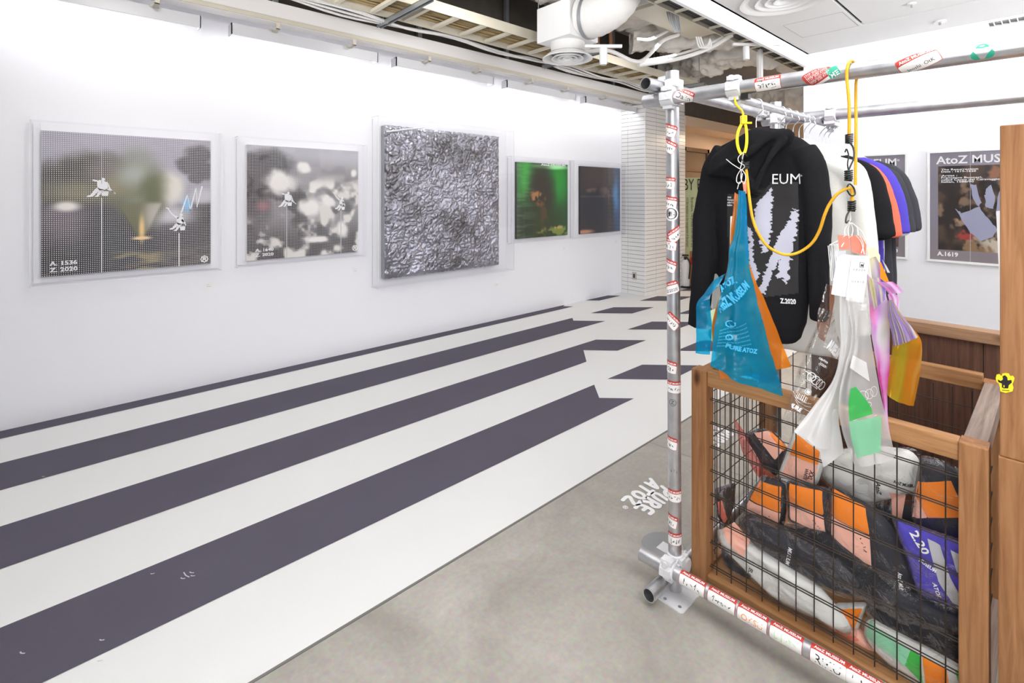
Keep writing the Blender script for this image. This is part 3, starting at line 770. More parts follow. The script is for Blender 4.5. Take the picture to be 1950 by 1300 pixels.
def art1(u, v):
    n = vnoise(u, v, 5, 1); n2 = vnoise(u * .4, v, 16, 2); c = np.tile(np.array([150, 146, 160.]), (len(u), 1))
    c = lay(c, n2 * .5, (186, 182, 192))
    tree = np.maximum(blob(u, v, .3, .37, .31, .18, .35, (n - .5) * .9), blob(u, v, .10, .42, .16, .12, .4, (n - .5) * .8))
    c = lay(c, tree, (50, 47, 32)); c = lay(c, blob(u, v, .35, .27, .12, .09, .6), (98, 86, 80))
    c = lay(c, blob(u, v, .2, .42, .2, .07, .8), (110, 106, 72))
    c = lay(c, blob(u, v, .42, .38, .1, .06, .8), (140, 112, 70))
    low = sstep(.48, .54, v + (n - .5) * .05)
    c = lay(c, low, (26, 24, 24)); c = lay(c, low * blob(u, v, .1, .6, .14, .18, .7), (96, 86, 92))
    c = lay(c, blob(u, v, .13, .52, .07, .035, .6), (236, 232, 226))
    c = lay(c, blob(u, v, .72, .40, .1, .12, .5, (n - .5)), (228, 224, 214)); c = lay(c, blob(u, v, .74, .6, .14, .09, .9), (206, 202, 208))
    lens = blob(u, v, .53, .40, .15, .25, .5, (n - .5) * .6) * .85; c = lay(c, lens, (134, 136, 112)); c = lay(c, lens * blob(u, v, .5, .28, .1, .08, .9), (178, 182, 176))
    c = lay(c, blob(u, v, .62, .43, .07, .15, .7, (n - .5) * .9) * .8, (92, 94, 62))
    wedge = (1 - sstep(.0, .03, np.abs(u - .545) - (.78 - v) * .42 * (v < .78))) * sstep(.48, .52, v) * (v < .78)
    c = lay(c, wedge * .9, (116, 114, 86)); c = lay(c, wedge * blob(u, v, .66, .6, .09, .15, .6), (186, 180, 172))
    c = lay(c, blob(u, v, .55, .70, .016, .09, .8), (236, 200, 140)); c = lay(c, blob(u, v, .55, .765, .06, .012, .5), (250, 214, 160))
    for cu, cv, ru, rv in ((.93, .12, .1, .09), (.86, .2, .08, .07), (.96, .24, .08, .08), (.9, .3, .05, .05)):
        c = lay(c, blob(u, v, cu, cv, ru, rv, .25, (n - .5) * 1.2), (66, 64, 66))
    c = lay(c, blob(u, v, .84, .52, .03, .05, .8), (120, 190, 235)); c = lay(c, blob(u, v, .95, .45, .08, .06, .7), (196, 192, 200))
    c = lay(c, sstep(.82, .9, v) * sstep(.45, .65, vnoise(u * .25, v, 22, 5)), (128, 116, 70))
    c = lay(c, sstep(.62, .7, u) * sstep(.64, .70, v) * .7, (58, 56, 58))
    dots = 1 - np.clip(lens * 1.2 + wedge + blob(u, v, .72, .4, .1, .12, .5) + blob(u, v, .13, .52, .07, .04, .6), 0, 1) * .92
    return np.concatenate([c, (dots * .95)[:, None]], 1)
def art2(u, v):
    n = vnoise(u, v, 6, 11); m = vnoise(u, v, 9, 23, 3); c = np.tile(np.array([132, 128, 131.]), (len(u), 1))
    c = lay(c, sstep(.25, .05, v), (176, 174, 182)); c = lay(c, sstep(.5, .4, n) * sstep(.18, .4, v), (42, 39, 39)); c = lay(c, sstep(.5, .72, m) * sstep(.2, .35, v), (224, 220, 214))
    c = lay(c, blob(u, v, .18, .14, .2, .09, .5, (m - .5)), (42, 40, 42)); c = lay(c, blob(u, v, .06, .42, .12, .26, .5, (m - .5)), (58, 48, 50))
    c = lay(c, sstep(.6, .9, v) * (m < .56) * .8, (36, 33, 33))
    for cu, cv, ru, rv in ((.47, .17, .06, .05), (.27, .33, .1, .1), (.55, .55, .09, .09), (.83, .76, .05, .08), (.7, .5, .07, .06), (.58, .85, .1, .03), (.95, .22, .03, .04)):
        c = lay(c, blob(u, v, cu, cv, ru, rv, .45, (m - .5) * 1.4), (238, 235, 230))
    c = lay(c, blob(u, v, .13, .53, .05, .04, .8), (150, 96, 104))
    d = 1 - sstep(.55, .65, m) * .7; return np.concatenate([c, (d * .9)[:, None]], 1)
def art4(u, v):
    n = vnoise(u, v, 5, 31); st = vnoise(u * .1, v, 40, 3, 2); c = np.tile(np.array([34, 82, 34.]), (len(u), 1))
    c = lay(c, blob(u, v, .16, .2, .12, .5, .8), (70, 170, 70)); c = lay(c, blob(u, v, .8, .22, .2, .3, .8), (40, 150, 48)); c = lay(c, blob(u, v, .65, .04, .34, .035, .5), (170, 245, 170))
    c = lay(c, blob(u, v, .45, .4, .24, .4, .5, (n - .5) * .4), (58, 48, 36)); c = lay(c, blob(u, v, .45, .85, .4, .3, .7), (54, 62, 26)); c = lay(c, blob(u, v, .12, .8, .14, .3, .8), (44, 58, 36))
    h = vnoise(u, v, 17, 33, 3) - .5; c = lay(c, blob(u + h * .22, v + h * .14, .35, .43, .09, .055, .35, h * 2) * .85, (196, 132, 78)); c = lay(c, blob(u + h * .2, v - h * .1, .43, .54, .07, .05, .5, h * 2) * .8, (140, 88, 52)); c = lay(c, blob(u + h * .1, v, .5, .7, .05, .17, .8, h) * .7, (98, 66, 36))
    c = lay(c, blob(u + h * .2, v + h * .06, .75, .92, .23, .045, .5, h * 3) * .8, (150, 156, 66)); c = lay(c, blob(u - h * .2, v, .8, .88, .1, .02, .6, h * 3), (196, 170, 96)); c = lay(c, (st > .62) * .25 * sstep(.5, .0, u), (150, 190, 150))
    return np.concatenate([c, np.zeros((len(u), 1))], 1)
def art5(u, v):
    n = vnoise(u, v, 6, 41); c = np.tile(np.array([50, 42, 48.]), (len(u), 1))
    c = lay(c, sstep(.72, .98, u) * .8, (52, 92, 140)); c = lay(c, blob(u, v, .88, .35, .07, .3, .8, (n - .5)), (78, 140, 196)); c = lay(c, blob(u, v, .4, .15, .4, .2, .8), (70, 52, 50))
    h = vnoise(u, v, 18, 43, 3) - .5; c = lay(c, blob(u + h * .2, v + h * .1, .3, .35, .13, .03, .5, h * 3), (150, 110, 84)); c = lay(c, blob(u + h * .2, v + h * .1, .55, .38, .1, .05, .6, h * 3) * .7, (120, 86, 74)); c = lay(c, blob(u, v, .55, .36, .12, .05, .6, (n - .5) * 1.5), (96, 76, 76)); c = lay(c, blob(u, v, .35, .6, .24, .25, .5), (34, 32, 44))
    c = lay(c, blob(u, v, .1, .97, .2, .03, .6), (200, 140, 110)); c = lay(c, sstep(.47, .44, v) * sstep(.42, .46, v) * .5, (110, 110, 130))
    return np.concatenate([c, np.zeros((len(u), 1))], 1)

def worker(r, base, s, kind, mat):
    """white cut-out of a rope worker with squeegee and bucket; base = a point on the picture, s = height"""
    fx = 1
    def P(pts): return [Vector((base.x + .001, base.y + fx * a * s, base.z + b * s)) for a, b in pts]
    m = MB()
    if kind == 0:
        polys = ([(.02, .98), (.08, 1.0), (.14, .96), (.15, .88), (.10, .83), (.03, .85), (.0, .92)], [(-.10, .86), (.0, .88), (.1, .85), (.2, .76), (.27, .6), (.26, .46), (.12, .36), (-.02, .34), (-.12, .4), (-.16, .6), (-.16, .76)],
                 [(-.14, .52), (-.26, .38), (-.36, .22), (-.44, .10), (-.56, .06), (-.55, .0), (-.40, .01), (-.30, .06), (-.18, .22), (-.02, .36)], [(-.04, .42), (-.12, .26), (-.18, .10), (-.26, .02), (-.14, .0), (-.06, .10), (.04, .26), (.12, .38)],
                 [(.0, .30), (.30, .30), (.27, .06), (.03, .06)], [(.18, .74), (.27, .64), (.30, .42), (.46, .22), (.50, .24), (.36, .46), (.30, .68), (.22, .80)], [(.22, .40), (.56, .16), (.58, .20), (.26, .44)], [(-.12, .84), (-.30, .90), (-.38, .86), (-.30, .82), (-.14, .78)])
    else:
        polys = ([(.02, .74), (.08, .76), (.14, .72), (.14, .64), (.08, .6), (.02, .63)], [(-.06, .60), (.06, .62), (.16, .56), (.2, .42), (.16, .30), (.04, .24), (-.08, .28), (-.1, .44)],
                 [(-.08, .36), (-.20, .20), (-.28, .10), (-.36, .08), (-.34, .02), (-.22, .04), (-.08, .16), (.04, .26)], [(.0, .30), (-.08, .14), (-.16, .0), (-.24, -.02), (-.10, -.05), (.02, .12), (.12, .28)],
                 [(.02, .16), (.24, .16), (.22, -.02), (.05, -.02)], [(-.02, .60), (-.16, .66), (-.26, .76), (-.40, .98), (-.44, .97), (-.30, .74), (-.16, .58), (-.04, .50)], [(-.50, 1.0), (-.36, .96), (-.36, .99), (-.49, 1.04)], [(.12, .5), (.24, .34), (.28, .2), (.24, .2), (.18, .32), (.08, .42)])
    for poly in polys:
        q = P(poly); m.add(q, [tuple(range(len(q)))])
    return m.build('worker_cutout', mat, r)

# work 1
y0, y1, z0, z1 = -0.147, 0.93, 0.905, 1.977
a1 = case('artwork', 'dotted landscape print in a clear case, leftmost on the white wall, marked A.1536', y0, y1, z0, z1)
q = art_rect((78, 248), (78, 528), (401, 270), XA); qy0, qy1, qz0, qz1 = q
box('mount_board', (XW + .013, qy0 - .001, qz0 - .001), (XA - .001, qy1 + .001, qz1 + .001), M['white'], a1)
picture('print', lambda u, v: (XA, qy0 + (qy1 - qy0) * u, qz1 - (qz1 - qz0) * v), art1, 150, 130, image_mat('dotted print', .35, dots=(84, 74)), a1)
def pt1(u, v): return Vector((XA, qy0 + (qy1 - qy0) * u, qz1 - (qz1 - qz0) * v))
text_span('lettering', 'A. 1536', pt1(.042, .925), pt1(.185, .925), (1, 0, 0), M['whiteprint'], a1, height=.028, bold=.03)
text_span('lettering', 'Z. 2020', pt1(.042, .97), pt1(.187, .97), (1, 0, 0), M['whiteprint'], a1, height=.028, bold=.03)
text_span('registered_mark', '\u00ae', pt1(.928, .985), pt1(.985, .985), (1, 0, 0), M['whiteprint'], a1, bold=.02)
worker(a1, pt1(.315, .455), .135, 0, M['whiteprint']); worker(a1, pt1(.785, .715), .165, 1, M['whiteprint'])
for u, va in ((.317, .46), (.785, .74)): box('rope', (XA, pt1(u, 0).y - .0025, qz0), (XA + .0015, pt1(u, 0).y + .0025, pt1(0, va).z), M['paper'], a1)
box('rope', (XA, pt1(.317, 0).y - .002, pt1(0, .36).z), (XA + .0015, pt1(.317, 0).y + .002, qz1), M['greycard'], a1)
wv, wf = ribbon2d([(.80, .58), (.84, .44), (.86, .56), (.90, .38), (.905, .54), (.94, .37)], .011)
mesh('light_stroke', [pt1(p[0], p[1]) + Vector((.001, 0, 0)) for p in wv], wf, M['whiteprint'], a1)
# work 2
y0, y1, z0, z1 = 1.045, 2.148, .912, 1.966
a2 = case('artwork', 'grey dotted print with white blotches in a clear case, second from left, marked A.1640', y0, y1, z0, z1)
q2 = art_rect((470, 275), (470, 497), (682, 287), XA)
def pt2(u, v): return Vector((XA, q2[0] + (q2[1] - q2[0]) * u, q2[3] - (q2[3] - q2[2]) * v))
box('mount_board', (XW + .013, q2[0] - .001, q2[2] - .001), (XA - .001, q2[1] + .001, q2[3] + .001), M['white'], a2)
picture('print', pt2, art2, 130, 120, image_mat('dotted print grey', .35, dots=(80, 78)), a2)
text_span('lettering', 'A. 1640', pt2(.065, .925), pt2(.215, .925), (1, 0, 0), M['whiteprint'], a2, height=.026, bold=.03)
text_span('lettering', 'Z. 2020', pt2(.065, .968), pt2(.215, .968), (1, 0, 0), M['whiteprint'], a2, height=.026, bold=.03)
text_span('registered_mark', '\u00ae', pt2(.935, .985), pt2(.995, .985), (1, 0, 0), M['whiteprint'], a2, bold=.02)
worker(a2, pt2(.33, .54), .13, 0, M['whiteprint']); worker(a2, pt2(.825, .575), .155, 1, M['whiteprint'])
for u, va in ((.325, .53), (.825, .58)): box('rope', (XA, pt2(u, 0).y - .0025, q2[2]), (XA + .0015, pt2(u, 0).y + .0025, pt2(0, va).z), M['greycard'], a2)
# work 3: crumpled silver slab
a3 = case('artwork', 'large square crumpled silver foil relief in a clear case, third from left', 2.235, 3.985, .60, 2.25, d=.15)
XS = XW + .115; q3 = art_rect((735, 237), (735, 532), (953, 257), XS)
def art3():
    n = 170; v = []; f = []
    for j in range(n + 1):
        for i in range(n + 1):
            u, w = i / n, j / n; ed = min(u, 1 - u, w, 1 - w); p = Vector((0, u * 1.6, w * 1.5))
            h = noise.turbulence(Vector((1, p.y * 7, p.z * 7)), 4, False) * .014 + abs(noise.noise(Vector((4, p.y * 20, p.z * 26)))) * .018 - abs(noise.noise(Vector((9, p.y * 44, p.z * 48)))) * .008
            jy = .010 * noise.noise(Vector((2, u * 40, w * 40))) if ed < .015 else 0
            k = min(1, ed / .02)
            v.append((XS - .012 + h * k - .02 * (1 - k), q3[0] + (q3[1] - q3[0]) * u + (jy if 0 < u < 1 or u == 1 else 0), q3[2] + (q3[3] - q3[2]) * w + jy))
    for j in range(n):
        for i in range(n):
            a = j * (n + 1) + i; f.append((a, a + 1, a + n + 2, a + n + 1))
    return v, f
def foil():
    m, nt, b = new_mat('crumpled silver foil'); N = nt.nodes; L = nt.links; tc = N.new('ShaderNodeTexCoord')
    n1 = N.new('ShaderNodeTexNoise'); n1.noise_type = 'RIDGED_MULTIFRACTAL'; n1.inputs['Scale'].default_value = 15; n1.inputs['Detail'].default_value = 6; n1.inputs['Distortion'].default_value = 1.4; L.new(tc.outputs['Object'], n1.inputs['Vector'])
    n2 = N.new('ShaderNodeTexNoise'); n2.inputs['Scale'].default_value = 2.4; n2.inputs['Detail'].default_value = 3; L.new(tc.outputs['Object'], n2.inputs['Vector'])
    cr = N.new('ShaderNodeValToRGB'); cr.color_ramp.elements[0].color = rgb(118, 116, 120); cr.color_ramp.elements[1].color = rgb(180, 180, 192); cr.color_ramp.elements[0].position = .35; cr.color_ramp.elements[1].position = .65
    L.new(n2.outputs['Fac'], cr.inputs['Fac']); L.new(cr.outputs['Color'], b.inputs['Base Color']); setin(b, Metallic=1.0, Roughness=.3)
    bp = N.new('ShaderNodeBump'); bp.inputs['Strength'].default_value = 1.0; bp.inputs['Distance'].default_value = .02; L.new(n1.outputs['Fac'], bp.inputs['Height']); L.new(bp.outputs['Normal'], b.inputs['Normal'])
    return m
M['foil'] = foil()
mesh('foil_relief', *art3(), M['foil'], a3, smooth=True)
box('slab_side', (XW + .013, q3[0] + .002, q3[2] + .004), (XS - .03, q3[1] - .004, q3[3] - .004), M['channel'], a3)
cn = MB(); A = Vector((XS + .012, q3[0] - .002, q3[3] - .07)); B = Vector((XS + .012, q3[0] + .42, q3[3] + .01)); cn.tube([A, B], .008, 6); cn.build('white_brush_line', M['whiteprint'], a3)
# works 4 and 5
a4 = case('artwork', 'dark green hologram picture in a clear case, second from the tiled pillar', *[onX(974, 300, XC).y, onX(1093, 305, XC).y, onX(974, 464, XC).z, onX(974, 297, XC).z])
q4 = art_rect((984, 308), (984, 455), (1081, 313), XA)
def pt4(u, v): return Vector((XA, q4[0] + (q4[1] - q4[0]) * u, q4[3] - (q4[3] - q4[2]) * v))
box('mount_board', (XW + .013, q4[0], q4[2]), (XA - .001, q4[1], q4[3]), M['black'], a4)
picture('print', pt4, art4, 90, 100, image_mat('hologram green', .18, coat=.4), a4)
text_span('lettering', 'AtoZ MUSEUM', pt4(.45, .03), pt4(.95, .03), (1, 0, 0), M['whiteprint'], a4, height=.03, bold=.03)
a5 = case('artwork', 'dark navy hologram picture in a clear case beside the tiled pillar', *[onX(1094, 305, XC).y, 6.33, onX(1094, 455, XC).z, onX(1094, 305, XC).z])
q5 = art_rect((1105, 316), (1105, 446), (1181, 320), XA)
def pt5(u, v): return Vector((XA, q5[0] + (q5[1] - q5[0]) * u, q5[3] - (q5[3] - q5[2]) * v))
box('mount_board', (XW + .013, q5[0], q5[2]), (XA - .001, q5[1], q5[3]), M['black'], a5)
picture('print', pt5, art5, 80, 90, image_mat('hologram navy', .18, coat=.4), a5)
# captions
for (px, py, w), lab in zip(((400, 546, 20), (678, 516, 12), (947, 543, 8), (1075, 473, 6), (1174, 461, 6)),
                       ('under the leftmost dotted landscape print', 'under the grey dotted print', 'under the crumpled silver relief', 'under the green hologram', 'under the navy hologram')):
    a, b = onX(px - w / 2, py, XW), onX(px + w / 2, py, XW); hz = .03
    o = tag(box('caption_card', (XW, a.y, a.z - hz), (XW + .003, b.y, a.z + hz), M['paper']), 'small white caption card on the wall ' + lab, 'caption', 'caption cards on the left wall')
    for k in range(2): box('text_line', (XW + .003, a.y + .012, a.z + .012 - k * .014), (XW + .0034, a.y + (b.y - a.y) * (.42 if k == 0 else .6), a.z + .015 - k * .014), M['greycard'], o)

# ------------------------------------------------------------------ posters on the far wall
def poster_img(kind):
    def fn(u, v):
        n = vnoise(u, v, 6, 51 + kind); m = vnoise(u, v, 30, 57 + kind, 3); c = np.tile(np.array([140, 134, 146.]), (len(u), 1)); c = lay(c, n * .5, (168, 162, 176)); c = lay(c, sstep(.6, 1, v) * .4, (150, 136, 128))
        ins = (u > .075) & (u < .925) & (v > .125) & (v < .905); dk = np.tile(np.array([54, 47, 44.]), (len(u), 1))
        if kind == 0:
            dk = lay(dk, m * .7, (70, 62, 66)); dk = lay(dk, sstep(.5, .9, v) * m, (134, 104, 88)); dk = lay(dk, sstep(.4, .0, v) * m * .6, (58, 56, 68))
        else:
            dk = lay(dk, sstep(.45, .7, n), (92, 74, 62)); dk = lay(dk, sstep(.58, .75, vnoise(u, v, 9, 77)), (140, 116, 96))
            for cu, cv, ru, rv, col in ((.33, .77, .07, .04, (170, 70, 62)), (.3, .64, .07, .03, (170, 140, 116)), (.58, .85, .16, .09, (206, 196, 178)), (.82, .72, .14, .1, (196, 190, 180)), (.6, .2, .06, .05, (150, 104, 80)), (.95, .42, .08, .06, (180, 168, 158)), (.44, .9, .1, .08, (150, 120, 90))):
                dk = lay(dk, blob(u, v, cu, cv, ru, rv, .4, (m - .5) * 1.8), col)
        c = np.where(ins[:, None], dk, c); return np.concatenate([c, np.zeros((len(u), 1))], 1)
    return fn
YP = YF - .03
def poster(kind, label, xl, xr, zt, zb):
    r = empty('framed_poster', ((xl + xr) / 2, YF, zb), label, 'poster', 'framed museum posters on the far wall')
    fw_ = .02; m = MB()
    m.box((xl - fw_, YP - .015, zb - fw_), (xl, YF - .001, zt + fw_)).box((xr, YP - .015, zb - fw_), (xr + fw_, YF - .001, zt + fw_)).box((xl, YP - .015, zt), (xr, YF - .001, zt + fw_)).box((xl, YP - .015, zb - fw_), (xr, YF - .001, zb))
    m.build('frame', M['white'], r)
    box('backing', (xl, YP + .004, zb), (xr, YF - .001, zt), M['greycard'], r)
    P = lambda u, v: Vector((xl + (xr - xl) * u, YP, zt - (zt - zb) * v))
    picture('print', P, poster_img(kind), 120, 140, image_mat('poster print', .22, metal=.15), r)
    n = (0, -1, 0); w = M['whiteprint']
    text_span('lettering', 'AtoZ MUSEUM', P(.06, .103), P(.905, .103), n, w, r, height=.075, bold=.02); text_span('registered_mark', '\u00ae', P(.912, .062), P(.94, .062), n, w, r, bold=.01)
    text_span('lettering', 'A.1619', P(.07, .96), P(.27, .96), n, w, r, height=.042, bold=.035)
    text_span('lettering', 'Z.2020', P(.70, .96), P(.92, .96), n, w, r, height=.042, bold=.035)
    if kind:
        for k, (s, e) in enumerate((('The Resurrection', .42), ('Date : 1619-1620', .40), (None, 0), ('Artist :', .22), ('Francesco Buoneri,', .46), ('called Cecco del Caravaggio', .62), ('Italian, 1588/90', .38))):
            if s: text_span('small_lettering', s, P(.11, .165 + k * .019), P(.11 + (e - .06) * .95, .165 + k * .019), n, w, r, height=.017, bold=.02)
        rnd = random.Random(4)
        for pl in ([(.38, .30), (.43, .30), (.48, .46), (.45, .50), (.40, .42)], [(.52, .34), (.57, .30), (.6, .44), (.58, .52), (.52, .50), (.51, .40)], [(.68, .22), (.78, .18), (.80, .24), (.74, .46), (.72, .64), (.66, .70), (.6, .56), (.62, .42)],
                   [(.84, .22), (.87, .18), (.88, .34), (.85, .60), (.80, .62), (.77, .5), (.8, .36)], [(.24, .52), (.30, .56), (.46, .50), (.54, .6), (.62, .70), (.58, .76), (.48, .80), (.38, .74)], [(.82, .72), (.88, .66), (.87, .78), (.80, .9), (.77, .88)]):
            pts = [(a + .006 * rnd.uniform(-1, 1), b + .006 * rnd.uniform(-1, 1)) for a, b in [((1 - t) * pl[i][0] + t * pl[(i + 1) % len(pl)][0], (1 - t) * pl[i][1] + t * pl[(i + 1) % len(pl)][1]) for i in range(len(pl)) for t in (0, .25, .5, .75)]]
            mesh('brush_stroke', [P(a, b) + Vector((0, -.001, 0)) for a, b in pts], [tuple(range(len(pts)))], M['strokes2'], r)
    box('fold_line', (P(.38, 0).x, YP - .0008, zb), (P(.383, 0).x, YP, zt), M['greycard'], r)
    m2 = MB().box((xl, YP - .012, zb), (xr, YP - .010, zt)); m2.build('glazing', M['acrylic'], r); return r
M['strokes2'] = plain('lavender brush print', rgb(158, 160, 186), .45, metal=.2)
p2l = onY(1771, 292, YP); p2b = onY(1771, 493, YP); hgt = p2l.z - p2b.z; wid = hgt * .71 + .03
poster(1, 'framed museum poster with lavender brush strokes, half hidden by the wooden post', p2l.x, p2l.x + wid, p2l.z, p2b.z)
p1r = onY(1724, 294, YP)
poster(0, 'framed dark grainy museum poster reading Z.2020, half hidden behind the hanging shirts', p1r.x - wid, p1r.x, p2l.z, p2b.z)
ca = onY(1709, 527, YF); cb = onY(1726, 527, YF)
tag(box('caption_card', (ca.x, YF - .004, ca.z - .03), (cb.x, YF - .0005, ca.z + .03), M['paper']), 'small white caption card below the dark grainy poster on the far wall', 'caption')
# ------------------------------------------------------------------ exposed ceiling services
MB_ = MB
# cable ladder along the wall
XR, XL, ZT = -3.42, -3.80, 2.99
tr = empty('cable_ladder', (-3.6, 3.5, ZT), 'long cream cable ladder with rungs hung under the dark ceiling beside the grey beam', 'cable tray')
box('side_rail', (XR, YB, ZT), (XR + .012, 7.3, ZT + .09), M['cream'], tr); box('side_rail', (XL - .012, YB, ZT), (XL, 7.3, ZT + .09), M['cream'], tr)
rung = bpy.data.meshes.new('rung'); mm_ = MB().box((XL, -.018, ZT + .004), (XR, .018, ZT + .03)); rung.from_pydata(mm_.v, [], mm_.f); rung.materials.append(M['cream'])
for k in range(30): inst('rung', rung, (0, -1.4 + .3 * k, 0), tr)
cab = MB()
rnd = random.Random(5)
for k in range(14):
    x = XL + .04 + .024 * k + rnd.uniform(-.006, .006)
    cab.tube([(x + rnd.uniform(-.012, .012), YB + i * .45, ZT + .04 + rnd.uniform(0, .018)) for i in range(20)], .008, 5)
c_ = cab.build('cable', plain('tan and grey cables', rgb(168, 146, 104), .6, vary=.3, vscale=2), tr, smooth=True); c_['kind'] = 'stuff'
hang = MB()
for y in (2.05, 4.1, 6.3): hang.tube([(XL - .1, y, ZT - .02), (XL - .1, y, 3.95)], .005, 6); hang.tube([(XR + .2, y, ZT - .02), (XR + .2, y, 3.95)], .005, 6)
hang.build('hanger_rod', M['channel'], tr)
for y in (2.05, 4.1, 6.3):
    mm_ = MB().box((XL - .18, y - .02, ZT - .045), (XR + .28, y - .016, ZT - .004)).box((XL - .18, y + .016, ZT - .045), (XR + .28, y + .02, ZT - .004)).box((XL - .18, y - .02, ZT - .008), (XR + .28, y + .02, ZT - .004))
    mm_.build('support_channel', M['channel'], tr)
for k in range(4):
    x = -3.93 + .022 * k
    pts = [(x + .03 * math.sin(i * .9 + k), YB + i * .55, ZT + .02 - .05 * math.sin(i * 1.9 + .3 * k) ** 2) for i in range(17)]
    o = MB().tube(smooth_path(pts, 64), .011, 6).build('conduit', M['flex'], smooth=True)
    tag(o, 'pale sagging conduit beside the cable ladder, ' + ('nearest', 'second nearest', 'third nearest', 'farthest')[k] + (' to' if k < 3 else ' from') + ' the beam', 'conduit', 'pale conduits along the cable ladder')
for k, y in enumerate((1.3, 2.7, 3.9, 5.0, 6.0)):
    o = tag(MB().box((-4.44, y, 3.0), (-4.40, y + .05, 3.95)).build('steel_strut', M['channel']), 'grey steel strut in the dark gap behind the beam, ' + ('nearest the camera', 'second from the camera', 'middle one of five', 'second nearest the tiled pillar', 'nearest the tiled pillar')[k], 'strut', 'struts behind the beam')

# insulated duct and other ducts
def crumpled_duct(name, label, pts, rx, rz, mat, seg=56, n=130, amp=.05):
    P = smooth_path(pts, n); v = []; f = []; m_ = len(P)
    for i, p in enumerate(P):
        t = (P[min(i + 1, m_ - 1)] - P[max(i - 1, 0)]).normalized(); b = t.cross(Vector((0, 0, 1))).normalized(); u = b.cross(t)
        for k in range(seg):
            a = 2 * math.pi * k / seg; ca, sa = math.cos(a), math.sin(a); sq = (abs(ca) ** 3.2 + abs(sa) ** 3.2) ** (-1 / 3.2)
            q = p + b * ca * sq * rx + u * sa * sq * rz
            d = noise.turbulence(q * 3.2, 4, False) * amp * 1.3 + abs(noise.noise(q * 7)) * amp * .9 - abs(noise.noise(q * 15)) * amp * .35
            v.append(q + (b * ca + u * sa) * (d - amp * .6))
    for i in range(m_ - 1):
        for k in range(seg): f.append((i * seg + k, i * seg + (k + 1) % seg, (i + 1) * seg + (k + 1) % seg, (i + 1) * seg + k))
    o = mesh(name, v, f, mat, None, smooth=True); return tag(o, label, 'duct')
crumpled_duct('insulated_duct', 'large crumpled grey insulated duct beside the cable ladder, behind the round diffuser', [(-3.15, -1.2, 3.54), (-3.15, 2, 3.54), (-3.12, 4.6, 3.54), (-3.15, 5.2, 3.56)], .38, .2, M['insul'], amp=.09)
crumpled_duct('insulated_duct', 'fat crumpled beige insulated duct crossing below the white air conditioner', [(-4.0, 7.1, 3.42), (-3.4, 6.75, 3.42), (-2.85, 6.5, 3.42), (-2.4, 6.75, 3.4), (-2.36, 7.6, 3.4)], .33, .25, M['insul'], amp=.10)
crumpled_duct('insulated_duct', 'warm lit beige duct at the back, left of the far white wall', [(-4.0, 9.6, 3.35), (-3.0, 9.0, 3.1), (-2.2, 8.4, 3.0), (-1.0, 8.2, 3.0)], .42, .32, M['insul'], amp=.08)
crumpled_duct('insulated_duct', 'crumpled grey insulated duct under the ribbed deck near the orange pipes', [(-3.4, 5.0, 3.32), (-2.9, 5.5, 3.34), (-2.5, 5.9, 3.36)], .2, .16, M['insul'], amp=.07)

# round diffuser with plenum and elbow
DX, DY = -3.06, 3.475
df = empty('air_diffuser', (DX, DY, 2.76), 'white round ceiling diffuser hanging from a square plenum with a fat elbow duct', 'diffuser')
MB().box((DX - .2, DY - .2, 2.90), (DX + .2, DY + .2, 3.22)).build('plenum_box', M['white'], df, bevel=.006)
MB().lathe([(.15, 2.80), (.152, 2.82), (.158, 2.90)], (DX, DY, 0), 40).build('neck', M['flex'], df, smooth=True)
def diffuser_rings(parent, c, R, z, mat):
    MB().lathe([(R * .70, z + .06), (R * .74, z + .032), (R * .96, z + .002), (R, z), (R, z + .006), (R * .76, z + .05)], c, 56).build('outer_cone', mat, parent, smooth=True, auto=.9)
    for a, b in ((.64, .45), (.41, .25), (.21, .03)):
        MB().lathe([(R * b, z + .05), (R * (b + .03), z + .026), (R * (a - .02), z + .002), (R * a, z), (R * a, z + .005), (R * (b + .05), z + .035)], c, 48).build('inner_cone', mat, parent, smooth=True, auto=.9)
    MB().lathe([(R * .74, z + .056), (R * .001, z + .056)], c, 40).build('dark_throat', M['channel'], parent)
diffuser_rings(df, (DX, DY, 0), .232, 2.752, M['white'])
el = smooth_path([(DX + .19, DY, 3.09), (DX + .33, DY + .02, 3.08), (DX + .50, DY + .05, 3.16), (DX + .60, DY + .08, 3.36), (DX + .62, DY + .1, 3.62)], 40)
rr_ = [.185 + .0025 * math.sin(i * 2.2) for i in range(len(el))]
MB().tube(el, rr_, 32).build('elbow_duct', M['flex'], df, smooth=True)
MB().tube(el[4:7], .196, 32).build('band', M['channel'], df, smooth=True)
mm_ = MB()
for x in (-.19, .19):
    for y in (-.19, .19): mm_.tube([(DX + x, DY + y, 3.2), (DX + x, DY + y, 3.36)], .005, 6)
mm_.build('hanger_rod', M['channel'], df)
lp = at(1149, 108, 4.3)
lm_ = empty('ceiling_spotlight', lp, 'small white cylinder lamp on a channel right of the hanging diffuser', 'lamp')
MB().lathe([(.0, .075), (.034, .075), (.034, -.04), (.028, -.07), (.0, -.07)], lp, 20).build('lamp_body', M['white'], lm_, smooth=True)
MB().obox(lp + Vector((0, 0, .09)), RT, FW, UP, .16, .015, .012).build('channel', M['white'], lm_)
lp = at(1421, 104, 5.0)
lm_ = empty('ceiling_spotlight', lp, 'small white cylinder lamp under a channel beside the white ceiling edge', 'lamp')
MB().lathe([(.0, .08), (.03, .08), (.03, -.05), (.0, -.05)], lp, 20).build('lamp_body', M['white'], lm_, smooth=True)
MB().obox(lp + Vector((0.06, .1, .11)), (RT + UP * .0).normalized(), FW, UP, .24, .015, .012).build('channel', M['white'], lm_)
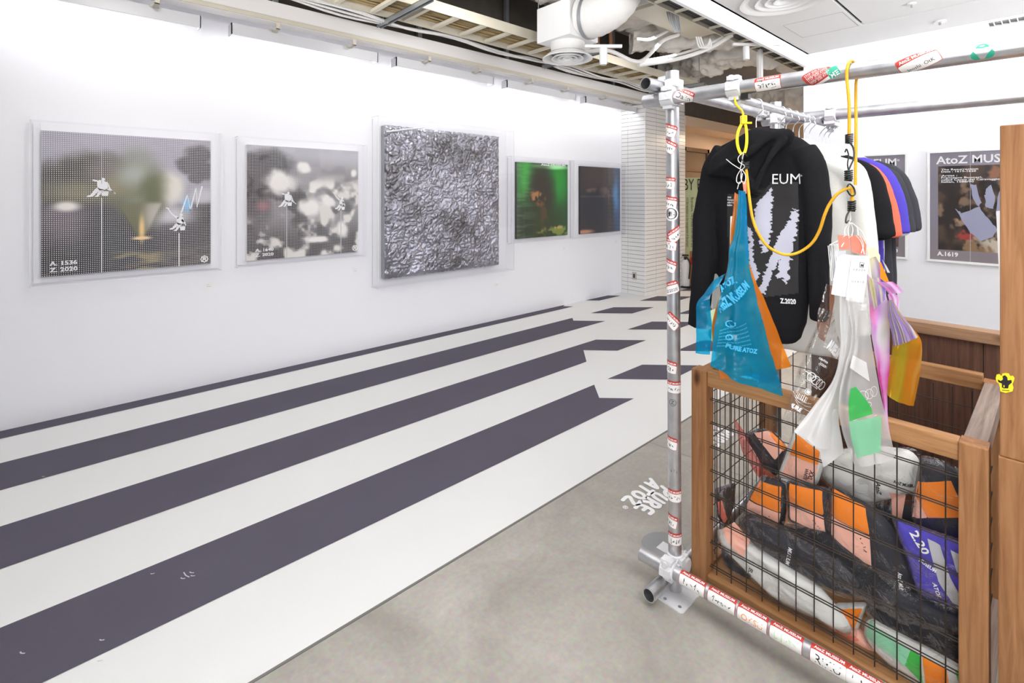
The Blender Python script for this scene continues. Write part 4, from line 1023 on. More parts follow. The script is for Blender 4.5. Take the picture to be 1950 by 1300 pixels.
# conduits on the right of the diffuser
def conduit(px, dpt, r, label, grp='white conduits right of the diffuser'):
    o = MB().tube(smooth_path([at(x, y, d) for (x, y), d in zip(px, dpt)], 50), r, 8).build('conduit', M['flex'], smooth=True); return tag(o, label, 'conduit', grp)
conduit([(1110, 98), (1160, 97), (1205, 116), (1228, 112), (1262, 78), (1292, 66)], [4.7, 4.7, 4.8, 4.9, 5.1, 5.2], .02, 'white conduit bending up beside the round hanging diffuser')
conduit([(1216, 124), (1290, 112), (1350, 92), (1395, 66)], [5.0, 5.1, 5.1, 5.0], .022, 'pale conduit rising right towards the white ceiling edge, lower of two')
conduit([(1214, 118), (1290, 104), (1350, 84), (1393, 60)], [5.1, 5.2, 5.2, 5.1], .014, 'pale conduit rising right towards the white ceiling edge, upper of two')
conduit([(1212, 74), (1240, 74), (1280, 54)], [5.2, 5.2, 5.2], .016, 'short white conduit below the ribbed deck')
conduit([(1446, 92), (1447, 110), (1447, 150)], [5.6, 5.6, 5.6], .035, 'grey vertical drain pipe behind the scaffold pipe')
cp = MB()
for k in range(4): cp.tube([at(1139 + 7.5 * k, 52, 6.0), at(1139 + 7.5 * k, 108, 6.0)], .014, 8)
o = MB().tube([at(1139, 52, 6.0), at(1139, 108, 6.0)], .02, 8).build('copper_pipe', M['cardboard'], smooth=True); tag(o, 'brown copper pipe behind the hanging diffuser, left of its pair', 'pipe')
o = MB().tube([at(1163, 52, 6.0), at(1163, 108, 6.0)], .022, 8).build('copper_pipe', M['cardboard'], smooth=True); tag(o, 'brown copper pipe behind the hanging diffuser, right of its pair', 'pipe')
# white air conditioner box with cables
ac = empty('air_conditioner', (-2.45, 5.0, 3.2), 'white ceiling air handling box with bundled cables beside the white ceiling', 'air conditioner')
MB().box((-2.72, 3.9, 3.22), (-2.32, 5.1, 3.52)).build('housing', M['white'], ac, bevel=.008)
MB().box((-2.70, 3.92, 3.19), (-2.34, 5.08, 3.22)).build('bottom_panel', M['cream'], ac)
cb_ = MB(); rnd = random.Random(8)
a0 = at(1280, 22, 4.6); b0 = at(1290, 62, 4.6)
for k in range(9): cb_.tube(smooth_path([a0 + RT * (.012 * k - .05), a0.lerp(b0, .5) + RT * (.01 * k - .04 + rnd.uniform(-.01, .01)), b0 + RT * (.006 * k - .02)], 12), .006, 5)
cb_.build('cable_bundle', M['channel'], ac, smooth=True)['kind'] = 'stuff'
cb2 = MB()
for k in range(3): cb2.tube(smooth_path([at(1326 + 4 * k, 70, 4.9), at(1332 + 5 * k, 90, 4.9), at(1346 + 4 * k, 88, 4.9), at(1352, 74, 4.9)], 20), .008, 6)
cb2.build('cable_loop', M['flex'], ac, smooth=True)
# second cable tray beside the white ceiling
tr2 = empty('cable_ladder', (-2.14, 4, 3.1), 'cream cable ladder with black cables along the white ceiling edge', 'cable tray')
box('side_rail', (-2.29, 2.0, 3.1), (-2.278, 7.2, 3.15), M['cream'], tr2); box('side_rail', (-2.05, 2.0, 3.1), (-2.038, 7.2, 3.15), M['cream'], tr2)
r2 = bpy.data.meshes.new('rung'); mm_ = MB().box((-2.28, -.016, 3.104), (-2.05, .016, 3.12)); r2.from_pydata(mm_.v, [], mm_.f); r2.materials.append(M['cream'])
for k in range(16): inst('rung', r2, (0, 2.1 + .32 * k, 0), tr2)
cm = MB()
for k in range(8): cm.tube([(-2.26 + .028 * k, 2.0, 3.135), (-2.26 + .028 * k, 7.2, 3.135)], .010, 6)
cm.build('cable', plain('grey black cables', rgb(70, 70, 72), .6), tr2, smooth=True)['kind'] = 'stuff'
# diffuser, grille and detectors in the white ceiling
d2p = onZ(1490, 2, 2.985)
d2 = empty('air_diffuser', d2p, 'large white round diffuser in the white suspended ceiling, cut by the top edge', 'diffuser'); diffuser_rings(d2, (d2p.x, d2p.y, 0), .30, 2.975, M['white'])
gp = onZ(1878, 33, 2.997); gr = empty('vent_grille', gp, 'white slatted vent grille in the white ceiling at the upper right corner', 'grille')
gx0 = gp.x; gy0 = onZ(1890, 40, 2.997).y; gy1 = gy0 + .16; gx1 = gx0 + .9
box('dark_duct', (gx0, gy0, 2.9975), (gx1, gy1, 2.999), M['black'], gr)
fm = MB(); t_ = .02
fm.box((gx0 - t_, gy0 - t_, 2.985), (gx1 + t_, gy0, 2.9985)).box((gx0 - t_, gy1, 2.985), (gx1 + t_, gy1 + t_, 2.9985)).box((gx0 - t_, gy0, 2.985), (gx0, gy1, 2.9985)).box((gx1, gy0, 2.985), (gx1 + t_, gy1, 2.9985))
fm.build('grille_frame', M['white'], gr)
sl = bpy.data.meshes.new('slat'); mm_ = MB().box((0, gy0, 2.986), (.007, gy1, 2.997)); sl.from_pydata(mm_.v, [], mm_.f); sl.materials.append(M['white'])
for k in range(18): inst('slat', sl, (gx0 + .03 + k * .048, 0, 0), gr)
for px, py, R, lab in ((1790, 40, .045, 'small white sprinkler rose between the ceiling slot and the vent grille'), (1736, 6, .03, 'tiny white ceiling detector above the slot, at the top edge')):
    p = onZ(px, py, 2.999); r_ = empty('smoke_detector', p, lab, 'detector')
    MB().lathe([(R, 0), (R * .9, -.012), (R * .35, -.016), (.001, -.016)], p, 24).build('rose', M['white'], r_, smooth=True)
    MB().lathe([(R * .2, -.016), (R * .2, -.034), (.001, -.036)], p, 12).build('nozzle', M['channel'], r_, smooth=True)

# ------------------------------------------------------------------ corridor objects
bp_ = empty('banner_board', (-4.1, 8.2, 0), 'pale green standing notice board with tall lettering, behind the tiled pillar', 'notice board')
ba = at(1296, 336, 8.4); bb = at(1352, 340, 8.4); bz0 = at(1300, 490, 8.4).z; bz1 = ba.z
ex = (bb - ba); ex.z = 0; exn = ex.normalized(); en = Vector((exn.y, -exn.x, 0))
MB().obox((ba + bb) / 2 + Vector((0, 0, (bz0 - bz1) / 2)) - en * .02, exn, en, UP, ex.length / 2 + .1, .012, (bz1 - bz0) / 2).build('board', M['lime'], bp_)
MB().obox((ba + bb) / 2 + Vector((0, 0, bz0 / 2 - bz1)) - en * .02 + Vector((0, 0, 0)), exn, en, UP, ex.length / 2, .02, bz0 / 2).build('stand', M['channel'], bp_)
text_span('lettering', 'BY PR', at(1302, 362, 8.35), at(1347, 362, 8.35), en, M['blackprint'], bp_, height=.19, bold=-.005)
for k, s in enumerate(('and the resolution to the management of the project', 'By-products. The process from idea to and', 'selfs song records, from artists studio to my', 'Tukson boxer tan')):
    text_span('small_lettering', s, at(1307 + 9 * k, 376, 8.35), at(1307 + 9 * k, 470 - 16 * (k == 3), 8.35), en, M['blackprint'], bp_, height=.045, bold=.0)
fx = at(1305, 552, 8.0); fx.z = 0; fe = empty('fire_extinguisher', fx, 'white and red fire extinguisher standing on the floor behind the tiled pillar', 'fire extinguisher')
MB().lathe([(.0, .03), (.065, .03), (.07, .06), (.07, .36), (.05, .42), (.025, .45), (.0, .45)], fx, 24).build('tank', M['white'], fe, smooth=True)
MB().lathe([(.0, .0), (.09, .0), (.09, .025), (.0, .03)], fx, 24).build('base_ring', M['black'], fe, smooth=True)
MB().obox(fx + Vector((-.05, -.055, .22)), RT, FW, UP, .03, .012, .13).build('red_panel', M['red'], fe)
MB().lathe([(.02, .45), (.02, .5), (.0, .5)], fx, 12).obox(fx + Vector((0, 0, .52)), RT, FW, UP, .05, .012, .012).build('valve_handle', M['black'], fe)
MB().tube(smooth_path([fx + Vector((.02, 0, .5)), fx + Vector((.09, -.02, .4)), fx + Vector((.08, -.03, .15))], 16), .01, 8).build('hose', M['black'], fe, smooth=True)
bx_ = at(1322, 552, 8.0); bx_.z = 0
cbx = empty('cardboard_box', bx_, 'tall brown cardboard carton standing beside the fire extinguisher', 'box')
MB().box((bx_.x - .08, bx_.y, 0), (bx_.x + .14, bx_.y + .2, .58)).build('carton', M['cardboard'], cbx, bevel=.004)
MB().box((bx_.x - .06, bx_.y - .002, .36), (bx_.x - .0, bx_.y, .48)).build('red_label', M['red'], cbx)

# ------------------------------------------------------------------ scaffold frame
PR = .0243
P0 = Vector((-.977, 1.724, 0)); S = Vector((.9989, .0478, 0)); T = Vector((-.0478, .9989, 0))
sc = empty('scaffold_frame', P0, 'galvanised scaffold pipe frame with stickers, clamps and base plate around the clothes rail', 'scaffold')
ptop = at(1276, 133, 1.865).z
pole = hollow_pipe(P0 + Vector((0, 0, .006)), Vector((P0.x, P0.y, ptop)) + Vector((-.012, 0, 0)), PR).build('upright_pole', M['galv'], sc, smooth=True)
qz = 1.857; FP = P0 + T * -.05
def along(k, z): return Vector((FP.x, FP.y, 0)) + S * k + Vector((0, 0, z))
ptp = hollow_pipe(along(-.1, qz), along(2.3, qz), PR).build('top_pipe', M['galv'], sc, smooth=True)
zb_ = .106
pbt = hollow_pipe(along(-.115, zb_), along(2.3, zb_), PR).build('bottom_pipe', M['galv'], sc, smooth=True)
UX = P0.x - .05
zu = 1.91
psd = hollow_pipe((UX, 1.60, zu), (UX + .06, 2.75, zu - .015), PR).build('side_pipe', M['galv'], sc, smooth=True)
hollow_pipe((P0.x - .02, 1.575, .048), (P0.x - .02, 2.75, .048), PR).build('side_pipe', M['galv'], sc, smooth=True)
rp = Vector((-.905, 2.52, 0))
hollow_pipe(rp + Vector((0, 0, .006)), rp + Vector((0, 0, 1.5 + 180 * 2.3 / 945)), PR).build('upright_pole', M['galv'], sc, smooth=True)
ra = onY(1560, 221, 2.57); rb = onY(1950, 190, 2.57 + .05)
rdir = (rb - ra).normalized()
zr = ra.z; pr2 = hollow_pipe(Vector((-.98, 2.56, zr)), Vector((1.4, 2.56 + .0478 * 2.2, zr)), PR).build('rear_top_pipe', M['galv'], sc, smooth=True)
hollow_pipe(Vector((-.98, 2.56, .12)), Vector((1.4, 2.66, .12)), PR).build('rear_bottom_pipe', M['galv'], sc, smooth=True)
# clothes rail (thinner pipe) hung under the two cross pipes
RX, RZ = -.735, 1.828
prail = hollow_pipe((RX, 1.695, RZ), (RX, 2.76, RZ + .004), .0138, .002).build('clothes_rail', M['galv'], sc, smooth=True)
MB().lathe([(.0, 0), (.017, 0), (.017, .03), (.0, .03)], (0, 0, 0), 16)
def ring(c, ax, r0, w, mat, name='clamp_ring', parent=None):
    c = Vector(c); ax = Vector(ax).normalized(); m = MB(); m.tube([c - ax * w, c - ax * w * .9, c + ax * w * .9, c + ax * w], [r0 - .004, r0, r0, r0 - .004], 28)
    # hinge lugs and bolt
    b = ax.cross(Vector((0, 0, 1))); b = b.normalized() if b.length > .1 else Vector((1, 0, 0)); u = b.cross(ax)
    m.obox(c + u * (r0 + .004) + b * .006, ax, b, u, w * .8, .016, .007); m.obox(c - u * (r0 + .003), ax, b, u, w * .7, .012, .006)
    m.obox(c + b * (r0 + .003) + u * .004, ax, b, u, w * .75, .005, .014)
    m.tube([c + u * (r0 + .002) - b * .03, c + u * (r0 + .002) + b * .034], .0055, 8); m.tube([c + u * (r0 + .002) + b * .026, c + u * (r0 + .002) + b * .036], .010, 6)
    return m
def clamp(c1, a1, c2, a2):
    c1, c2 = Vector(c1), Vector(c2); m = ring(c1, a1, PR + .006, .026, None); n = ring(c2, a2, PR + .006, .026, None); m.add(n.v, n.f)
    d = (c2 - c1); L = d.length; m.obox((c1 + c2) / 2, d.normalized(), Vector(a1), d.normalized().cross(Vector(a1)), L * .28, .024, .024)
    return m.build('clamp', M['clamp'], sc, smooth=True, auto=.5)
Z = Vector((0, 0, 1))
px_ = P0.x - .010
clamp((px_, P0.y, qz), Z, along(0, qz), S)
clamp((px_, P0.y, zu), Z, (UX, P0.y, zu), Vector((.05, 1, 0)))
clamp((P0.x, P0.y, zb_ + .012), Z, along(0.0, zb_), S)
clamp((P0.x, P0.y + .05, .075), S, (P0.x - .02, P0.y + .02, .05), T)
clamp((rp.x, rp.y, zr), Z, (rp.x, 2.565, zr), S)
clamp((rp.x - .06, rp.y, zu - .012), Z, (UX + .05, rp.y, zu - .012), T)
kx = RX - along(0, 0).x
m = ring(along(kx / .9989, qz), S, PR + .006, .024, None); n = ring((RX, 1.712, RZ - .002), (0, 1, 0), .0205, .014, None); m.add(n.v, n.f); m.build('rail_clamp', M['clamp'], sc, smooth=True, auto=.5)
m = ring((-.69, 2.573, zr), S, PR + .006, .022, None); n = ring((RX, 2.745, RZ), (0, 1, 0), .0195, .014, None); m.add(n.v, n.f); m.box((-.72, 2.58, RZ - .005), (-.70, 2.745, RZ + .012)).box((-.715, 2.56, RZ - .01), (-.68, 2.6, zr + .01)); m.build('rail_clamp', M['clamp'], sc, smooth=True, auto=.5)
o = along(kx / .9989 + .035, RZ + .01); MB().obox(o + Vector((0, .0, 0)), S, T, Z, .012, .012, .022).tube([o, o + Vector((.03, -.01, .02))], .005, 8).build('black_knob', M['black'], sc)
# base plate with bolt holes
m = MB(); bw = .076; pts = []
for sx, sy in ((1, 1), (-1, 1), (-1, -1), (1, -1)):
    for a in range(0, 91, 30):
        aa = math.radians(a + {(1, 1): 0, (-1, 1): 90, (-1, -1): 180, (1, -1): 270}[(sx, sy)]); pts.append((sx * (bw - .016) + .016 * math.cos(aa), sy * (bw - .016) + .016 * math.sin(aa)))
c0 = Vector((P0.x - .0, P0.y - .01, 0)); n_ = len(pts)
m.add([c0 + Vector((a, b, z)) for z in (0.0005, .006) for a, b in pts], [tuple(range(n_ - 1, -1, -1)), tuple(range(n_, 2 * n_))] + [(i, (i + 1) % n_, n_ + (i + 1) % n_, n_ + i) for i in range(n_)])
bpz = m.build('base_plate', M['clamp'], sc)
hm = MB()
for a, b in ((.055, .055), (-.055, .055), (-.055, -.055), (.055, -.055), (.0, -.062), (-.062, .0)):
    hm.lathe([(.0065, .0072), (.0, .0072)], c0 + Vector((a, b, 0)), 12)
hm.build('bolt_hole', M['channel'], bpz)
# floor outlet lid
lid = onZ(1262, 1040, 0); lo_ = empty('floor_outlet', lid, 'round metal floor outlet lid behind the scaffold base plate', 'floor outlet')
MB().lathe([(.0, .006), (.075, .006), (.085, .004), (.088, .0)], lid, 36).build('lid', M['channel'], lo_, smooth=True, auto=.5)
MB().box((lid.x - .01, lid.y - .035, .006), (lid.x + .045, lid.y + .02, .0075)).build('flap', M['clamp'], lo_)

# stickers ------------------------------------------------
def cyl_map(c, ax, side, r):
    """local (a along axis, b around the pipe) -> surface point"""
    c = Vector(c); ax = Vector(ax).normalized(); side = Vector(side); side = (side - ax * side.dot(ax)).normalized(); tn = ax.cross(side)
    return lambda a, b, h=0.0: c + ax * a + (side * math.cos(b / r) + tn * math.sin(b / r)) * (r + h)
def wrap(name, v, f, cm, rot, dx, dy, h, mat, parent):
    cr, sr = math.cos(rot), math.sin(rot); V = []
    for x, y in v:
        x += dx; y += dy; V.append(cm(x * cr - y * sr, x * sr + y * cr, h))
    return mesh(name, V, f, mat, parent)
def rect2d(w, h, nx=8, ny=10, r=.006, x0=0, y0=0):
    v = []; f = []
    for j in range(ny + 1):
        for i in range(nx + 1):
            x = w * (i / nx - .5); y = h * (j / ny - .5)
            # rounded corners
            ex = abs(x) - (w / 2 - r); ey = abs(y) - (h / 2 - r)
            if ex > 0 and ey > 0:
                d = math.hypot(ex, ey)
                if d > r: x = math.copysign(w / 2 - r + ex / d * r, x); y = math.copysign(h / 2 - r + ey / d * r, y)
            v.append((x + x0, y + y0))
    for j in range(ny):
        for i in range(nx): a = j * (nx + 1) + i; f.append((a, a + 1, a + nx + 2, a + nx + 1))
    return v, f
SEEDN = [0]
def sticker(cm, pipe, rot=0.0, w=.088, h=.062, style='red', note=None, pen=None):
    """white sticker with a red title band; local x reads along the lettering"""
    SEEDN[0] += 1; sd = SEEDN[0]
    if style == 'red':
        b = wrap('sticker', *rect2d(w, h), cm, rot, 0, 0, .0006, M['redprint'], pipe)
        wrap('sticker_field', *rect2d(w - .003, h * .66, r=.004), cm, rot, 0, -h * .145, .0009, M['sticker'], pipe)
        v, f, tw, th = text2d('AtoZ MUSEUM', .03); s = w * .84 / tw
        wrap('sticker_title', [(p[0] * s, p[1] * s) for p in v], f, cm, rot, -w * .42, h * .255, .0009, M['whiteprint'], pipe)
        ink = pen or M['blackprint']
        if note:
            v, f, tw, th = text2d(note, .0); s = min(w * .7 / tw, h * .42 / th); wrap('handwriting', [(p[0] * s, p[1] * s) for p in v], f, cm, rot, -s * tw / 2, -h * .32, .0012, ink, pipe)
        else:
            v, f = scribble2d(sd, w * .7, h * .42, 4 + sd % 3, .0016); wrap('handwriting', v, f, cm, rot, -w * .35, -h * .36, .0012, ink, pipe)
    return cm
cdir = (CAMP - P0); cdir.z = 0; cdir.normalize()
def pole_z(y): return 1.5 + (HY - y) * 1.862 / F
def pole_map(y, ang):  # ang: degrees round the pole from the side facing the viewer, + to the left
    r = PR; z = pole_z(y); a = math.radians(ang); side = Matrix.Rotation(-a, 3, 'Z') @ cdir
    base = cyl_map((P0.x - .012 * z / ptop, P0.y, z), (0, 0, 1), side, r)
    return lambda x, y2, h=0.0: base(y2, x, h)
for y, ang, rot, note in ((247, 38, -.35, None), (277, 45, -.5, None), (348, 55, -.1, None), (385, 40, -.15, None), (465, 45, -.1, None), (506, 50, -.3, None), (549, 25, .35, 'iD2020'), (612, 15, -.75, None), (446, -25, .6, None),
                          (700, 50, -.1, None), (738, 0, 0.0, None), (845, 50, -.1, None), (945, 0, 0.0, None), (993, 52, -.2, None), (1027, 0, 0.0, None)):
    sticker(pole_map(y, ang), pole, rot, .064, .046, note=note)
# round logo stickers and pen marks on the pole
cmx = pole_map(407, 18); dsc = [(.017 * math.cos(2 * math.pi * k / 24), .017 * math.sin(2 * math.pi * k / 24)) for k in range(24)]
def disc2d(R, r=0, n=28):
    if r == 0:
        v = [(0, 0)]; f = []
        for k in range(n): v.append((R * math.cos(2 * math.pi * k / n), R * math.sin(2 * math.pi * k / n)))
        for k in range(n): f.append((0, 1 + k, 1 + (k + 1) % n))
        return v, f
    v = []; f = []
    for k in range(n): a = 2 * math.pi * k / n; v += [(R * math.cos(a), R * math.sin(a)), (r * math.cos(a), r * math.sin(a))]
    for k in range(n): j = (k + 1) % n; f.append((2 * k, 2 * j, 2 * j + 1, 2 * k + 1))
    return v, f
wrap('round_sticker', *disc2d(.027), cmx, 0, 0, 0, .0012, M['sticker'], pole); wrap('sticker_ring', *disc2d(.021, .0185), cmx, 0, 0, 0, .0016, M['blackprint'], pole)
v, f, tw, th = text2d('E', .03); wrap('sticker_letter', [(p[0] * .022, p[1] * .022) for p in v], f, cmx, 0, -.006, -.008, .0016, M['blackprint'], pole)
v, f = ribbon2d([(-.011, .002), (.012, -.004)], .0025); wrap('sticker_letter', v, f, cmx, 0, 0, 0, .0017, M['blackprint'], pole)
cmx = pole_map(767, 12); wrap('pen_ring', *disc2d(.0125, .0112), cmx, 0, 0, 0, .0006, M['blackprint'], pole)
v, f, tw, th = text2d('Z', .0); wrap('pen_letter', [(p[0] * .018, p[1] * .018) for p in v], f, cmx, 0, -.006, -.006, .0006, M['blackprint'], pole)
v, f = scribble2d(77, .03, .03, 3, .001); wrap('pen_mark', v, f, pole_map(900, 0), 0, -.015, -.012, .0006, M['blackprint'], pole)
# stickers on the top pipe (front side, seen from below)
def pipe_map(px, py, zc, elev=0.0):
    p = onY(px, py, FP.y + .0); k = None
    # position along the pipe where this pixel falls
    best = min((abs((lambda q: CX + F * (q - CAMP).dot(RT) / (q - CAMP).dot(FW))(along(t / 500, zc)) - px), t / 500) for t in range(-60, 1150)); k = best[1]
    side = Vector((0, -math.cos(elev), math.sin(elev))); base = cyl_map(along(k, zc), S, side, PR)
    return lambda x, y, h=0.0: base(x, -y, h) if False else base(x, -y if S.cross(side).z < 0 else y, h)
cm = pipe_map(1308, 178, qz, -.1); sticker(cm, ptp, -.5, .075, .045, note='Dalin')
cm = pipe_map(1466, 160, qz, -.1); sticker(cm, ptp, .04, .078, .052)
v, f = rect2d(.016, .016, 1, 1, r=0); wrap('pen_block', v, f, cm, .3, .012, -.012, .0013, M['blackprint'], ptp); wrap('pen_block', [(a * .7, b) for a, b in v], f, cm, -.3, -.022, -.004, .0013, M['blackprint'], ptp)
cm = pipe_map(1750, 112, qz, -.15); sticker(cm, ptp, .42, .09, .05, note='Jeoshi  OtK')
cm = pipe_map(1562, 138, qz, -.15)
wrap('red_sticker', *rect2d(.075, .055), cm, .55, 0, 0, .0006, M['redprint'], ptp); wrap('sticker_field', *rect2d(.074, .009, r=.002), cm, .55, 0, -.022, .0009, M['sticker'], ptp)
for k in range(5):
    v, f, tw, th = text2d('PLEASE DO NOT TOUCH' if k % 2 else 'STOP 2020 ATOZ', .0); s = .06 / tw; wrap('fine_print', [(p[0] * s, p[1] * s * 1.4) for p in v], f, cm, .55, -.03, -.012 + .007 * k, .0009, M['whiteprint'], ptp)
cm = pipe_map(1590, 128, qz, .1); wrap('green_sticker', *rect2d(.03, .034), cm, .5, 0, 0, .0009, M['greenprint'], ptp); v, f, tw, th = text2d('HE', .03); wrap('sticker_letter', [(p[0] * .02, p[1] * .02) for p in v], f, cm, .5, -.012, -.015, .0013, M['whiteprint'], ptp)
cm = pipe_map(1871, 101, qz, -.2)
for a0_ in (90, 210, 330):
    v = []; f = []
    for k in range(9):
        a = math.radians(a0_ - 46 + 92 * k / 8); wdt = .006 * math.sin(math.pi * k / 8) + .0005; v += [((.017 + wdt) * math.cos(a), (.017 + wdt) * math.sin(a)), ((.017 - wdt) * math.cos(a), (.017 - wdt) * math.sin(a))]
    for k in range(8): f.append((2 * k, 2 * k + 1, 2 * k + 3, 2 * k + 2))
    wrap('leaf_emblem', v, f, cm, 0, 0, 0, .0006, M['greenprint'], ptp)
# long strips on the bottom pipe
for px, note, pen, seed in ((1322, None, None, 1), (1378, None, None, 2), (1436, 'OKSU', M['orange'], 3), (1500, None, M['palegreen'], 4), (1580, 'RiKU', None, 5), (1650, None, None, 6), (1730, 'Rao', None, 7)):
    py = 1093 + .586 * (px - 1290); cm = pipe_map(px, py, zb_, .55)
    sticker(cm, pbt, 0, .094 - .003 * (px > 1600), .060, note=note, pen=pen)
# ------------------------------------------------------------------ wooden structures
BX0, BX1, BY0, BY1, BZ = -.922, -.147, 1.80, 2.50, .83
ps = .06
bk = empty('wire_crate', (BX0, BY0, 0), 'wooden framed crate with rusty wire mesh sides, full of bagged clothes', 'crate')
def post(x, y): return MB().box((x, y, .02), (x + ps, y + ps, BZ)).build('post', M['wood'], bk, bevel=.003)
post(BX0 - .03, BY0); post(BX1 - .035, BY0); post(BX0 - .03, BY1 - ps); post(BX1 - .035, BY1 - ps)
x0, x1, y0, y1 = BX0 - .03 + ps, BX1 - .035, BY0 + .004, BY1 - .004
for z in (BZ - .055, .02):
    MB().box((x0, y0 + .004, z), (x1, y0 + .046, z + (.055 if z > .5 else .042))).build('rail', M['woodX'], bk, bevel=.003)
    MB().box((x0, y1 - .046, z + .02 * (z > .5)), (x1, y1 - .004, z + .055 + .02 * (z > .5))).build('rail', M['woodX'], bk, bevel=.003)
    MB().box((BX0 - .02, BY0 + ps, z), (BX0 + .02, BY1 - ps, z + .05)).build('rail', M['wood'], bk, bevel=.003)
    MB().box((BX1 - .03, BY0 + ps, z), (BX1 + .02, BY1 - ps, z + .055)).build('rail', M['woodY'], bk, bevel=.003)
box('bottom_board', (BX0, BY0 + .05, .04), (BX1, BY1 - .05, .055), M['woodX'], bk)
wr = .0019
zlo, zhi = .055, BZ - .05
wv_ = bpy.data.meshes.new('wire'); v, f = sweep([(0, 0, zlo), (0, 0, zhi)], wr, 6); wv_.from_pydata([tuple(p) for p in v], [], f); wv_.materials.append(M['wire'])
wh_ = bpy.data.meshes.new('wire'); v, f = sweep([(x0, 0, 0), (x1, 0, 0)], wr, 6); wh_.from_pydata([tuple(p) for p in v], [], f); wh_.materials.append(M['wire'])
wd_ = bpy.data.meshes.new('wire'); v, f = sweep([(0, BY0 + ps, 0), (0, BY1 - ps, 0)], wr, 6); wd_.from_pydata([tuple(p) for p in v], [], f); wd_.materials.append(M['wire'])
nv_ = 13
for k in range(nv_):
    x = x0 + (x1 - x0) * (k + .45) / nv_; inst('wire', wv_, (x, y0 + .030, 0), bk); inst('wire', wv_, (x, y1 - .026, 0), bk)
for k in range(8):
    z = zlo + .03 + (zhi - zlo) * k / 8
    inst('wire', wh_, (0, y0 + .026, z), bk); inst('wire', wh_, (0, y0 + .034, z + .003), bk); inst('wire', wh_, (0, y1 - .026, z), bk); inst('wire', wd_, (BX0 + .0, 0, z), bk); inst('wire', wd_, (BX1 - .01, 0, z), bk)
for k in range(13):
    y = BY0 + ps + .02 + (BY1 - BY0 - 2 * ps - .02) * k / 12.5; inst('wire', wv_, (BX0 + .004, y, 0), bk); inst('wire', wv_, (BX1 - .014, y, 0), bk)

# dark wood partition behind the crate, its cap and a ledge
pa_ = onY(1716, 607, 2.66); cz = onY(1780, 616.5, 2.66).z
pl0 = onY(1545, 700, 2.66).x
pt = empty('wood_partition', (0, 2.68, 0), 'dark brown low wooden partition with a pale cap behind the wire crate', 'partition')
bw_ = .30
xk = pl0
while xk < 1.4:
    MB().box((xk, 2.66, 0), (xk + bw_ - .002, 2.70, cz - .02)).build('panel', M['woodpanel'], pt, bevel=.0015); xk += bw_
MB().box((pl0, 2.645, cz - .045), (1.4, 2.72, cz)).build('cap', M['woodcap'], pt, bevel=.003)
# tall post and the neighbouring crate's corner at the right edge of the view
pxl = onY(1905, 500, 1.80).x
tp = empty('wooden_post', (pxl, 1.80, 0), 'tall honey brown wooden post standing at the right edge on a lower post', 'post')
ztop = onY(1930, 237, 1.80).z; zj = onY(1925, 874, 1.80).z
MB().box((pxl - .001, 1.80, zj + .001), (pxl + .13, 1.90, ztop)).build('upper_post', M['wood'], tp, bevel=.003)
MB().box((pxl - .004, 1.796, .0), (pxl + .13, 1.90, zj)).build('lower_post', M['wood'], tp, bevel=.003)
wp = at(1905, 500, 1.62)
wsA = [at(1897, 402, 1.50), at(1912, 400, 1.50), at(1912, 612, 1.50), at(1906, 608, 1.50)]
wb = MB(); wb.add([p for p in wsA] + [p + FW * .008 + RT * .02 for p in wsA], [(0, 1, 2, 3), (7, 6, 5, 4), (0, 4, 5, 1), (1, 5, 6, 2), (2, 6, 7, 3), (3, 7, 4, 0)])
tag(wb.build('white_board', M['paper']), 'thin white board leaning just behind the tall wooden post', 'board')
# yellow cow-head sticker on the corner of the post
ck = [(1896, 720), (1898, 713), (1903, 712), (1907, 716), (1909, 711), (1915, 710), (1921, 711), (1924, 716), (1929, 715), (1932, 720), (1930, 727), (1928, 731), (1930, 738), (1928, 745), (1915, 748), (1905, 745), (1904, 737), (1902, 730), (1898, 727)]
def flat_poly(name, px, Y, mat, parent=None, th=.0012, off=0.0):
    P = [onY(x, y, Y) + Vector((0, -off, 0)) for x, y in px]; n = len(P); m = MB()
    m.add(P + [p + Vector((0, th, 0)) for p in P], [tuple(range(n - 1, -1, -1)), tuple(range(n, 2 * n))] + [(i, n + i, n + (i + 1) % n, (i + 1) % n) for i in range(n)])
    return m.build(name, mat, parent)
ys = flat_poly('cow_sticker', ck, 1.797, M['yellow'], None, .001); tag(ys, 'yellow cow shaped sticker with black print on the wooden post edge', 'sticker')
cow = [(1906, 725), (1900, 722), (1901, 727), (1908, 730), (1908, 737), (1911, 739), (1920, 739), (1921, 733), (1927, 728), (1926, 723), (1919, 724), (1918, 718), (1914, 714), (1909, 716), (1910, 722)]
flat_poly('cow_print', cow, 1.797, M['blackprint'], ys, .0004, .0008)
flat_poly('cow_print', [(1911, 733), (1913, 733), (1913, 737), (1911, 737)], 1.797, M['yellow'], ys, .0004, .0014)
flat_poly('cow_print', [(1908, 742), (1922, 743), (1922, 744), (1908, 743)], 1.797, M['blackprint'], ys, .0004, .0008)

